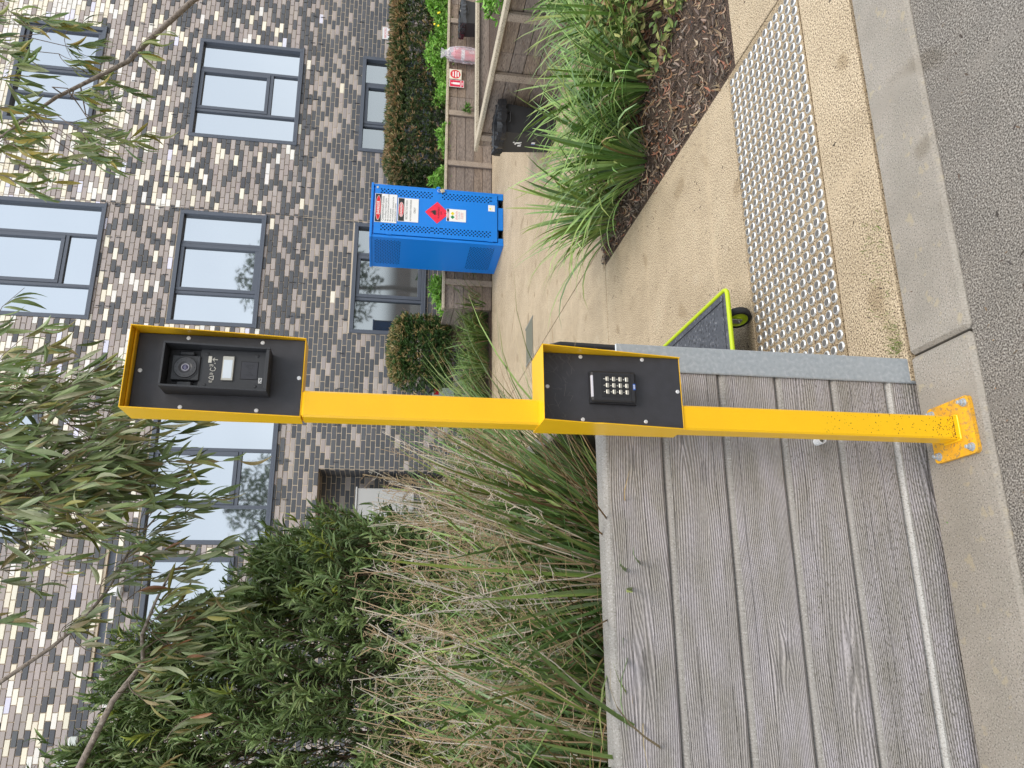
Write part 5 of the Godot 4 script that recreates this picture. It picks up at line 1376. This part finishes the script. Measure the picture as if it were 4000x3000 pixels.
func shrub():
	var t := thing("leafy_shrub", "dense dark green narrow leaved shrub behind the dry grasses on the left", "shrub", Vector3(-0.35, 0.74, -4.15))
	var ms := [leaf_mesh(0.08, 0.06, 0.25, 4), leaf_mesh(0.075, -0.08, 0.3, 4)]
	var xs := [[], []]; var cs := [[], []]
	var b := bld()
	var nz := noise(15, 0.9)
	var cols := [Color(0.14, 0.20, 0.065), Color(0.17, 0.24, 0.085), Color(0.12, 0.17, 0.06), Color(0.215, 0.28, 0.11)]
	for i in 2900:
		# volume: broad mound, higher on the left, tapering to the right
		var x := rr(-1.45, 0.80)
		var topy := lerpf(2.28, 1.34, smoothstep(-0.5, 0.95, x)) + nz.get_noise_2d(x * 2.2, 3) * 0.25
		if x > 0.5: topy -= (x - 0.5) * 1.0
		var u := rng.randf()
		var y := topy * (1.0 - 0.82 * pow(u, 1.25))
		var zf := lerpf(0.7, 0.14, pow(y / topy, 3.0))
		var z := rr(-0.9, 1.0) * zf
		var p := Vector3(x, y, z)
		var out := Vector3(x * 0.35, 0.75, z * 1.1 + 0.25 + rr(-0.3, 0.3)).normalized()
		var d := (out + Vector3(rr(-0.5, 0.5), rr(-0.3, 0.4), rr(-0.4, 0.5))).normalized()
		var tl := rr(0.12, 0.22)
		b.tube([p - d * tl * 0.6, p + d * tl], [0.0028, 0.0012], 3, false)
		var young := rng.randf() < 0.10 and y > topy * 0.7
		for k in 19:
			var f := rr(-0.1, 1.05)
			var az := k * 2.4 + rr(-0.4, 0.4)
			var sx := d.cross(Vector3(0.3, 0.9, 0.2)).normalized(); var sy := d.cross(sx)
			var ld := (d * rr(0.5, 0.95) + (sx * cos(az) + sy * sin(az)) * rr(0.6, 1.0)).normalized()
			if f > 0.92: ld = (d + (sx * cos(az) + sy * sin(az)) * 0.45).normalized()
			var yb := -ld
			var xb := yb.cross(d + Vector3(rr(-0.3, 0.3), rr(-0.3, 0.3), rr(-0.3, 0.3))).normalized()
			var s := rr(0.06, 0.098)
			var kk := rng.randi() % 2
			xs[kk].append(Transform3D(Basis(xb, yb, xb.cross(yb)).scaled_local(Vector3(s, s, s)), p + d * tl * f))
			cs[kk].append(jit(Color(0.26, 0.30, 0.05) if young and f > 0.5 else pick(cols), 0.28))
	for k in 2: many("foliage", ms[k], M.leaf, t, xs[k], cs[k])
	for i in 26:
		var a := Vector3(rr(-1.1, 0.8), 0, rr(-0.3, 0.2))
		b.tube([a, a + Vector3(rr(-0.15, 0.15), 0.6, rr(-0.1, 0.1)), a + Vector3(rr(-0.3, 0.3), 1.2, rr(-0.1, 0.15))], [0.012, 0.009, 0.004], 5, false)
	part("branches", b, M.stem, t)

# hanging twig with alternate drooping leaves; appends [transform, colour, variant] to out
func twig(b: B, out: Array, o: Vector3, d0: Vector3, l: float, n: int, size: float, cols: Array, drift: Vector3):
	var p := o; var d := d0.normalized()
	var pts := [p]
	for i in 5:
		d = (d + Vector3(rr(-0.25, 0.25), -0.28, rr(-0.25, 0.25)) + drift * 0.3).normalized()
		p += d * l / 5.0
		pts.append(p)
	b.tube(pts, [0.0022, 0.002, 0.0017, 0.0014, 0.0012, 0.0009], 4, false)
	for i in n:
		var f := rr(0.15, 1.0) * 5.0; var k := mini(int(f), 4)
		var q: Vector3 = pts[k].lerp(pts[k + 1], f - k)
		var ld: Vector3 = (Vector3(rr(-0.5, 0.5), -1.0, rr(-0.5, 0.5)) + drift + (pts[k + 1] - pts[k]).normalized() * 0.35).normalized()
		if rng.randf() < 0.1: ld = (ld + Vector3(rr(-1, 1), 0.3, rr(-1, 1))).normalized()
		var yb := -ld
		var xb := yb.cross(Vector3(rr(-1, 1), rr(-0.2, 0.2), rr(-1, 1))).normalized()
		var s := size * rr(0.65, 1.2)
		out.append([Transform3D(Basis(xb, yb, xb.cross(yb)).scaled_local(Vector3(s * rr(0.85, 1.15), s, s)), q + ld * 0.006), jit(pick(cols), 0.2), rng.randi() % 4])

func hang_leaves(t: Node3D, leaves: Array, ms: Array, cap := 300):
	leaves.sort_custom(func(p, q): return (p[0].origin + t.position - EYE).length_squared() < (q[0].origin + t.position - EYE).length_squared())
	var pool := {}
	var xs := [[], [], [], []]; var cs := [[], [], [], []]
	var used_n := 0
	for i in leaves.size():
		var e: Array = leaves[i]
		var px := pix(e[0].origin + t.position)
		var seen := px.x > -60 and px.x < 2200 and px.y > 0 and px.y < 3000
		if seen and used_n < cap:
			used_n += 1
			var key := Vector3i(int(e[1].r * 24), int(e[1].g * 24), int(e[1].b * 24))
			if not pool.has(key):
				var m := leafmat(0.45, 0.30); m.vertex_color_use_as_albedo = false; m.albedo_color = (e[1] as Color).linear_to_srgb()
				pool[key] = m
			inst("leaf", ms[e[2]], pool[key], t, e[0])
		else:
			xs[e[2]].append(e[0]); cs[e[2]].append(e[1])
	for k in 4:
		if xs[k].size(): many("other_leaves", ms[k], M.leaf, t, xs[k], cs[k])

var GUM := [Color(0.185, 0.24, 0.09), Color(0.215, 0.27, 0.12), Color(0.15, 0.21, 0.075), Color(0.265, 0.305, 0.16), Color(0.25, 0.24, 0.07), Color(0.12, 0.155, 0.06), Color(0.31, 0.31, 0.19), Color(0.23, 0.18, 0.08)]
var GUM_RIGHT := [Color(0.16, 0.21, 0.055), Color(0.21, 0.24, 0.07), Color(0.13, 0.18, 0.06), Color(0.27, 0.21, 0.04), Color(0.10, 0.15, 0.05), Color(0.23, 0.24, 0.12)]

func gum_leaves() -> Array:
	return [leaf_mesh(0.09, 0.16, 0.18, 6, 0.9), leaf_mesh(0.08, -0.2, 0.2, 6, 0.9), leaf_mesh(0.10, 0.05, 0.14, 6, 0.9), leaf_mesh(0.075, -0.32, 0.25, 6, 0.9)]

func gum_tree_left():
	var base := Vector3(-1.75, 0.74, -3.95)
	var t := thing("eucalyptus_tree", "eucalyptus with long drooping leaves hanging in from the upper left", "tree", base)
	var b := bld()
	b.tube([Vector3.ZERO, Vector3(0.05, 0.9, 0.02), Vector3(0.02, 1.8, 0.06), Vector3(0.12, 2.6, 0.1), Vector3(0.25, 3.6, 0.1), Vector3(0.3, 4.6, 0.15)], [0.07, 0.062, 0.055, 0.045, 0.03, 0.015], 10)
	part("trunk", b, M.bark, t)
	var leaves := []
	var tw := bld()
	var boughs := [
		[[Vector3(-1.73, 2.55, -3.89), Vector3(-1.1, 2.78, -3.75), Vector3(-0.562, 2.812, -3.6), Vector3(-0.318, 2.721, -3.6), Vector3(-0.173, 2.621, -3.6), Vector3(-0.061, 2.635, -3.58), Vector3(0.073, 2.59, -3.55), Vector3(0.22, 2.52, -3.5)], 0.019, 11, 0.32],
		[[Vector3(-1.63, 3.4, -3.85), Vector3(-0.8, 3.55, -3.7), Vector3(-0.237, 3.155, -3.6), Vector3(-0.107, 2.985, -3.6), Vector3(-0.008, 2.882, -3.6), Vector3(0.136, 2.792, -3.6), Vector3(0.318, 2.724, -3.6), Vector3(0.45, 2.62, -3.58)], 0.011, 12, 0.32],
		[[Vector3(-1.55, 4.2, -3.85), Vector3(-0.6, 4.35, -3.5), Vector3(0.1, 4.0, -3.3), Vector3(0.5, 3.62, -3.2), Vector3(0.68, 3.32, -3.15), Vector3(0.76, 3.1, -3.12)], 0.012, 46, 0.44],
		[[Vector3(-1.5, 4.6, -3.8), Vector3(-0.5, 4.7, -3.7), Vector3(0.3, 4.2, -3.6), Vector3(0.72, 3.62, -3.55), Vector3(0.86, 3.2, -3.5), Vector3(0.92, 2.95, -3.5)], 0.012, 48, 0.46],
		[[Vector3(-1.57, 3.9, -3.85), Vector3(-0.5, 3.95, -3.4), Vector3(0.0, 3.62, -3.25), Vector3(0.28, 3.32, -3.2), Vector3(0.42, 3.08, -3.2), Vector3(0.5, 2.85, -3.2)], 0.012, 54, 0.46],
		[[Vector3(-1.5, 4.0, -3.85), Vector3(-0.3, 4.0, -3.5), Vector3(0.28, 3.5, -3.4), Vector3(0.46, 3.12, -3.4), Vector3(0.54, 2.9, -3.38), Vector3(0.6, 2.72, -3.36)], 0.011, 50, 0.40],
	]
	for q in boughs:
		var pts := []; var rad := []
		for i in q[0].size():
			pts.append(q[0][i] - base); rad.append(lerpf(q[1], 0.0035, float(i) / (q[0].size() - 1)))
		var bb := bld(); bb.tube(pts, rad, 8)
		part("branch", bb, M.bark, t)
		for k in q[2]:
			var f := rr(0.42, 1.0) * (pts.size() - 1); var i := mini(int(f), pts.size() - 2)
			var o: Vector3 = pts[i].lerp(pts[i + 1], f - i)
			twig(tw, leaves, o, Vector3(rr(-0.6, 0.9), rr(-0.7, 0.3), rr(-0.5, 0.8)), q[3] * rr(0.6, 1.25), 14, 0.120, GUM, Vector3(0.16, 0, 0))
	# sparse reddish and brown leaves round the lowest bough
	for k in 12:
		twig(tw, leaves, Vector3(rr(-0.75, 0.35), rr(2.45, 2.72), -3.55 + rr(-0.1, 0.15)) - base, Vector3(rr(-0.4, 0.6), rr(-0.6, 0.1), rr(-0.3, 0.5)), rr(0.15, 0.3), 8, 0.115, [Color(0.16, 0.18, 0.07), Color(0.22, 0.17, 0.06), Color(0.20, 0.09, 0.04), Color(0.24, 0.23, 0.15), Color(0.13, 0.15, 0.07)], Vector3(0.1, 0, 0))
	part("twigs", tw, mat(lin(0.15, 0.11, 0.08), 0.8), t)
	hang_leaves(t, leaves, gum_leaves())

func unpix(x: float, y: float, z: float) -> Vector3:
	var r := Vector3(0.956971, 0.041901, 0.287141) * (1500 - y) / 3000.0 + Vector3(-0.007292, -0.985735, 0.168147) * (x - 2000) / 3000.0 + Vector3(0.29009, -0.163006, -0.943015)
	return EYE + r * (z / r.z)

func gum_tree_right():
	var base := Vector3(4.75, 0.02, -4.35)
	var t := thing("eucalyptus_tree", "slender eucalyptus with sparse hanging leaves reaching in from the right", "tree", base)
	var b := bld()
	b.tube([Vector3.ZERO, Vector3(-0.05, 0.8, 0.05), Vector3(-0.08, 1.6, 0.1), Vector3(0.05, 2.6, 0.12), Vector3(0.15, 3.6, 0.1), Vector3(0.1, 4.8, 0.1)], [0.05, 0.044, 0.038, 0.03, 0.022, 0.01], 10)
	part("trunk", b, M.bark, t)
	var leaves := []
	var tw := bld()
	var main := [Vector3(4.70, 1.95, -4.23), Vector3(4.0, 2.42, -4.0), Vector3(3.373, 2.847, -3.8), Vector3(3.082, 3.038, -3.8), Vector3(2.916, 3.137, -3.8), Vector3(2.779, 3.299, -3.8), Vector3(2.647, 3.457, -3.8), Vector3(2.50, 3.56, -3.78), Vector3(2.34, 3.67, -3.76), Vector3(2.1, 3.95, -3.7)]
	var pts := []; var rad := []
	for i in main.size():
		pts.append(main[i] - base); rad.append(lerpf(0.020, 0.0045, pow(float(i) / (main.size() - 1), 0.9)))
	b = bld(); b.tube(pts, rad, 8); part("branch", b, M.bark, t)
	# second limb above the frame from which more twigs hang
	var limb := [Vector3(4.9, 3.6, -4.25), Vector3(4.1, 4.05, -4.0), Vector3(3.4, 4.25, -3.85), Vector3(2.8, 4.2, -3.75), Vector3(2.2, 4.1, -3.7)]
	pts = []; rad = []
	for i in limb.size():
		pts.append(limb[i] - base); rad.append(lerpf(0.018, 0.004, float(i) / (limb.size() - 1)))
	b = bld(); b.tube(pts, rad, 8); part("branch", b, M.bark, t)
	# leaf clusters: where they hang in the tree
	var cl := [[-60, 20, 1], [60, 30, 1], [180, 60, 1], [210, 130, 1], [300, 110, 1], [330, 190, 1], [260, 210, 1], [-30, 130, 1], [20, 190, 1], [0, 290, 1], [70, 300, 1], [30, 420, 1], [50, 480, 1], [10, 560, 1], [90, 570, 1], [300, 370, 0], [350, 390, 0], [570, 200, 0], [440, 300, 0], [270, 530, 0], [350, 520, 0], [430, 510, 0], [500, 560, 0], [90, 640, 1], [170, 620, 0], [370, 640, 0], [-20, 520, 1], [60, 690, 1], [-80, 380, 1], [-60, 620, 1], [300, 480, 0], [330, 560, 0]]
	for c in cl:
		var z := -3.78 + rr(-0.25, 0.25)
		var p := unpix(c[0] - 30.0, c[1], z) - base
		# thin connecting shoot from the nearest point of a branch
		var best := Vector3.ZERO; var bd := 99.0
		for src in [main, limb]:
			for i in src.size() - 1:
				for f in 6:
					var q: Vector3 = (src[i] as Vector3).lerp(src[i + 1], f / 6.0) - base
					if c[2] == 1 and src == main: continue
					if q.distance_to(p) < bd:
						bd = q.distance_to(p); best = q
		if bd < 1.6:
			tw.tube([best, best.lerp(p, 0.35) + Vector3(rr(-0.05, 0.05), rr(0.0, 0.06), rr(-0.05, 0.05)), best.lerp(p, 0.7) + Vector3(rr(-0.04, 0.04), rr(0, 0.05), rr(-0.04, 0.04)), p], [0.0042, 0.0034, 0.0026, 0.002], 5, false)
		for k in 2:
			twig(tw, leaves, p, Vector3(rr(-0.6, 0.5), rr(-0.5, 0.2), rr(-0.4, 0.5)), rr(0.10, 0.2), 7, 0.135, GUM_RIGHT, Vector3(-0.03, 0, 0))
	part("twigs", tw, mat(lin(0.15, 0.115, 0.09), 0.8), t)
	hang_leaves(t, leaves, gum_leaves(), 300)

func creeper():
	var t := thing("creeper", "low creeper with pale yellow green leaves at the right edge of the mulch bed", "plant", Vector3(3.85, 0.03, -3.72))
	var m := [leaf_mesh(0.24, 0.05, 0.15, 4, 0.7), leaf_mesh(0.2, -0.08, 0.2, 4, 0.7)]
	var xs := [[], []]; var cs := [[], []]
	var b := bld()
	for i in 130:
		var a := rr(0, TAU); var r := sqrt(rng.randf())
		var p := Vector3(cos(a) * r * 0.6, 0.02 + (1.0 - r * r) * 0.55 * rr(0.3, 1.0), sin(a) * r * 0.42)
		b.tube([p * Vector3(0.4, 0.0, 0.4), p * 0.75, p], [0.003, 0.002, 0.001], 4, false)
		for k in 8:
			var d := Vector3(rr(-1, 1), rr(-0.6, 0.8), rr(-1, 1)).normalized()
			var x := (-d).cross(Vector3(rr(-1, 1), rr(-1, 1), rr(-1, 1))).normalized()
			var s := rr(0.04, 0.078)
			var kk := rng.randi() % 2
			xs[kk].append(Transform3D(Basis(x, -d, x.cross(-d)).scaled_local(Vector3.ONE * s), p + d * 0.02)); cs[kk].append(jit(pick([Color(0.28, 0.34, 0.10), Color(0.20, 0.28, 0.08), Color(0.12, 0.19, 0.06), Color(0.38, 0.38, 0.14), Color(0.24, 0.14, 0.07)]), 0.2))
	for k in 2: many("foliage", m[k], M.leaf, t, xs[k], cs[k])
	part("stems", b, M.stem, t)

func weeds():
	var m := [leaf_mesh(0.14, 0.2, 0.2, 4), leaf_mesh(0.2, -0.15, 0.25, 4)]
	var beds := [["weed_patch", "bright green weeds with yellow flowers spilling along the long planter", Vector3(10.9, 0.70, -11.85), 2.0, 0.2, 0.52, 1500, 5], ["weed_patch", "small bright green weed tuft below the left part of the long hedge", Vector3(8.05, 0.70, -11.78), 0.28, 0.14, 0.26, 120, 0], ["weed_patch", "green and straw tuft beside the right of the blue cabinet", Vector3(7.1, 0.70, -11.85), 0.4, 0.16, 0.36, 200, 0], ["weed_patch", "green weeds above the planter left of the blue cabinet", Vector3(5.15, 0.70, -11.85), 0.3, 0.16, 0.32, 170, 0], ["weed_patch", "bright green weeds overhanging the far corner of the nearer planter", Vector3(6.42, 0.60, -6.0), 0.5, 0.55, 0.34, 420, 0]]
	for w in beds:
		var t := thing(w[0], w[1], "plant", w[2], "weeds in the planters")
		var xs := [[], []]; var cs := [[], []]
		var b := bld()
		for i in w[6]:
			var p := Vector3(rr(-1, 1) * w[3], 0, rr(-1, 1) * w[4])
			p.y = pow(rng.randf(), 0.7) * w[5] * (0.55 + 0.45 * sin(p.x * 5.0 + p.z * 9.0) * 0.6 + 0.2) * (1.0 - 0.5 * pow(absf(p.x) / w[3], 4.0))
			if i % 6 == 0: b.tube([Vector3(p.x, -0.03, p.z), Vector3(p.x + rr(-0.03, 0.03), p.y * 0.5, p.z), p], 0.003, 4, false)
			for k in 4:
				var d := Vector3(rr(-1, 1), rr(-0.3, 1.0), rr(-0.6, 1)).normalized()
				var x := (-d).cross(Vector3(rr(-1, 1), rr(-1, 1), rr(-1, 1))).normalized()
				var s := rr(0.05, 0.11); var kk := rng.randi() % 2
				xs[kk].append(Transform3D(Basis(x, -d, x.cross(-d)).scaled_local(Vector3.ONE * s), p)); cs[kk].append(jit(pick([Color(0.16, 0.36, 0.04), Color(0.20, 0.42, 0.06), Color(0.11, 0.27, 0.03), Color(0.24, 0.42, 0.09)]), 0.2))
		for k in 2: many("foliage", m[k], M.leaf, t, xs[k], cs[k])
		part("stems", b, mat(lin(0.14, 0.24, 0.05), 0.7), t)
		for k in w[7]:
			var c := bld(); c.lathe([Vector2(0.0, 0.0), Vector2(0.022, 0.006), Vector2(0.018, 0.012), Vector2(0, 0.01)], 9)
			var o := part("flower", c, mat(lin(0.8, 0.62, 0.01), 0.6), t)
			o.transform = Transform3D(Basis(Vector3.RIGHT, 1.0), Vector3(rr(-0.6, 0.9), rr(0.15, 0.4), 0.24))
	# small fern growing out of a gap between planter boards
	var f := thing("small_fern", "tiny green fern growing from a gap between the planter boards", "plant", Vector3(8.62, 0.46, -11.585))
	var xs := []; var cs := []
	for i in 70:
		var d := Vector3(rr(-1, 1), rr(-0.8, 0.8), rr(0.1, 1)).normalized(); var x := (-d).cross(Vector3(rr(-1, 1), rr(-1, 1), rr(-1, 1))).normalized()
		xs.append(Transform3D(Basis(x, -d, x.cross(-d)).scaled_local(Vector3.ONE * rr(0.05, 0.12)), d * 0.03)); cs.append(jit(Color(0.12, 0.25, 0.05), 0.25))
	many("fronds", m[0], M.leaf, f, xs, cs)

# trees across the road behind the camera, seen in the window panes
func mirror_trees():
	var m := leaf_mesh(0.16, 0.1, 0.2, 3)
	var k := 0
	for q in [[-6.0, 10.0, 7.0], [5.2, 10.0, 8.8], [16.6, 10.5, 9.4]]:
		var t := thing("roadside_tree", ["roadside tree across the road, mirrored in the left windows", "tallest roadside tree across the road, mirrored in the middle windows", "roadside tree across the road, mirrored in the right windows"][k], "tree", Vector3(q[0], -0.02, q[1]), "trees across the road")
		k += 1
		var b := bld(); b.tube([Vector3.ZERO, Vector3(0.1, 1.5, 0), Vector3(0, 3.0, 0.1), Vector3(0.1, q[2], 0)], [0.16, 0.13, 0.1, 0.04], 10); part("trunk", b, M.bark, t)
		var xs := []; var cs := []
		for i in 4200:
			var d := Vector3(rr(-1, 1), rr(-1, 1), rr(-1, 1))
			if d.length() > 1: continue
			var c: Vector3 = Vector3(0, q[2] * 0.62, 0) + d * Vector3(2.7, q[2] * 0.40, 2.7)
			var y := Vector3(rr(-1, 1), rr(0, 1), rr(-1, 1)).normalized(); var x := y.cross(Vector3(rr(-1, 1), rr(-1, 1), rr(-1, 1))).normalized()
			xs.append(Transform3D(Basis(x, y, x.cross(y)).scaled_local(Vector3.ONE * rr(0.3, 0.5)), c)); cs.append(jit(Color(0.06, 0.10, 0.035), 0.3))
		many("crown", m, M.leaf, t, xs, cs)

# ------------------------------------------------------------------ mulch and litter
func litter():
	var chip := bld(); chip.box(Vector3(-0.5, 0, -0.09), Vector3(0.5, 0.07, 0.09)); chip.box(Vector3(-0.2, 0.0, -0.16), Vector3(0.3, 0.05, 0.12))
	var lf := leaf_mesh(0.12, 0.25, 0.5, 4)
	var xs := []; var cs := []; var lx := []; var lc := []
	for i in 7600:
		var p := Vector3(2.69 + pow(rng.randf(), 1.3) * 3.0, 0, rr(-5.4, -3.05))
		var e := minf(minf(p.x - 2.664, -3.022 - p.z), p.z + 5.436)
		p.y = 0.0 + 0.06 * smoothstep(0.0, 0.5, e) + rr(-0.004, 0.012)
		var s := rr(0.015, 0.055)
		if i % 4 != 0:
			xs.append(Transform3D((Basis(Vector3.UP, rr(0, TAU)) * Basis(Vector3.BACK, rr(-0.5, 0.5))).scaled_local(Vector3(s, s * rr(0.5, 1.0), s * rr(0.4, 1.2))), p))
			cs.append(jit(pick([Color(0.085, 0.063, 0.048), Color(0.13, 0.10, 0.077), Color(0.055, 0.042, 0.034), Color(0.21, 0.155, 0.115), Color(0.31, 0.24, 0.185), Color(0.25, 0.19, 0.15)]), 0.25))
		else:
			lx.append(Transform3D((Basis(Vector3.UP, rr(0, TAU)) * Basis(Vector3.RIGHT, PI / 2 + rr(-0.5, 0.5))).scaled_local(Vector3.ONE * s * 2.0), p + Vector3(0, 0.008, 0)))
			lc.append(jit(pick([Color(0.36, 0.24, 0.15), Color(0.26, 0.14, 0.08), Color(0.42, 0.31, 0.20), Color(0.30, 0.12, 0.07)]), 0.25))
	var o := many("bark_mulch", chip.mesh(), M.dry, self, xs, cs)
	tag(o, "dark brown bark mulch covering the garden bed", "mulch")
	o = many("leaf_litter", lf, M.leaf, self, lx, lc)
	tag(o, "dry brown leaves scattered over the bark mulch", "leaf litter")
	# crumbs of bark scattered on the path, kerb and road
	xs = []; cs = []
	for i in 900:
		var p := Vector3(rr(0.9, 4.4), 0.0, rr(-7.5, -2.2))
		if p.x > 2.6 and p.z < -3.0 and p.z > -5.5: p.x -= 1.6
		if rng.randf() < 0.25: p = Vector3(rr(-0.8, 2.4), -0.016, rr(-1.8, -1.2))
		var s := rr(0.006, 0.019)
		xs.append(Transform3D(Basis(Vector3.UP, rr(0, TAU)).scaled_local(Vector3(s, s * 0.5, s * rr(0.5, 1.6))), p)); cs.append(jit(pick([Color(0.06, 0.045, 0.035), Color(0.10, 0.07, 0.05), Color(0.16, 0.11, 0.07)]), 0.3))
	o = many("bark_crumbs", chip.mesh(), M.dry, self, xs, cs)
	tag(o, "tiny dark bark crumbs strewn over the path and kerb", "debris")
	# single fallen leaves one can point at
	var fl := [[2600, 1215, 0.0, "pink fallen leaf on the tan path left of the bed", Color(0.55, 0.22, 0.17), 0.085], [2645, 1245, 0.0, "dark curled leaf on the path near the trolley", Color(0.14, 0.07, 0.04), 0.06], [2612, 1300, 0.0, "dark brown leaf beside the trolley's bumper", Color(0.13, 0.06, 0.03), 0.055], [3378, 340, 0.0, "straw coloured leaf lying on the kerb line", Color(0.55, 0.40, 0.22), 0.085], [3035, 240, 0.0, "brown leaf across the tactile studs", Color(0.25, 0.13, 0.07), 0.09], [3250, 895, 0.0, "reddish leaf by the edge of the tactile studs", Color(0.32, 0.14, 0.08), 0.045], [3890, 1520, -0.016, "orange leaf on the asphalt right of the base plate", Color(0.40, 0.20, 0.09), 0.06], [3945, 2710, -0.016, "yellow green curled leaf on the asphalt at the lower left", Color(0.36, 0.30, 0.06), 0.075], [3700, 2040, 0.0, "narrow green leaf on the kerb below the sleeper wall", Color(0.12, 0.24, 0.06), 0.10], [3470, 1100, 0.0, "dry leaves caught in the kerb joint by the steel post", Color(0.45, 0.27, 0.15), 0.07], [3440, 1170, 0.0, "small dry leaf on the path edge near the steel post", Color(0.42, 0.29, 0.17), 0.06], [3560, 1140, 0.0, "dark curled leaf on the kerb near the path corner", Color(0.12, 0.07, 0.04), 0.05], [2500, 830, 0.0, "dark twig-like leaf on the path by the mulch bed", Color(0.10, 0.06, 0.04), 0.09], [3880, 1330, -0.016, "curved pale leaf on the road beside the kerb", Color(0.38, 0.26, 0.15), 0.06]]
	for e in fl:
		var r := unpix(e[0], e[1], -1.0) - EYE
		var p: Vector3 = EYE + r * ((e[2] - EYE.y) / r.y)
		p.y = e[2] + 0.004
		var n := inst(numbered("fallen_leaf"), lf, null, self, Transform3D((Basis(Vector3.UP, rr(0, TAU)) * Basis(Vector3.RIGHT, PI / 2)).scaled_local(Vector3.ONE * e[5]), p))
		n.material_override = mat((e[4] as Color).linear_to_srgb(), 0.7)
		tag(n, e[3], "leaf", "fallen leaves")
	# moss and tiny weeds along the kerb joint
	xs = []; cs = []
	var sp := leaf_mesh(0.05, 0.2, 0.1, 3)
	for i in 260:
		var p := Vector3(0.83 + absf(rng.randfn(0, 0.05)), 0.0, -2.16 + rng.randfn(0, 0.018))
		if i > 110: p = Vector3(rr(0.85, 1.35), 0, -2.14 - absf(rng.randfn(0, 0.06)))
		var d := Vector3(rr(-0.7, 0.7), 1, rr(-0.7, 0.7)).normalized(); var x := (-d).cross(Vector3(rr(-1, 1), 0, rr(-1, 1))).normalized()
		xs.append(Transform3D(Basis(x, -d, x.cross(-d)).scaled_local(Vector3.ONE * rr(0.008, 0.03)), p)); cs.append(jit(Color(0.17, 0.23, 0.05), 0.3))
	o = many("kerb_moss", sp, M.leaf, self, xs, cs)
	tag(o, "moss and tiny grass growing in the kerb joint", "moss")
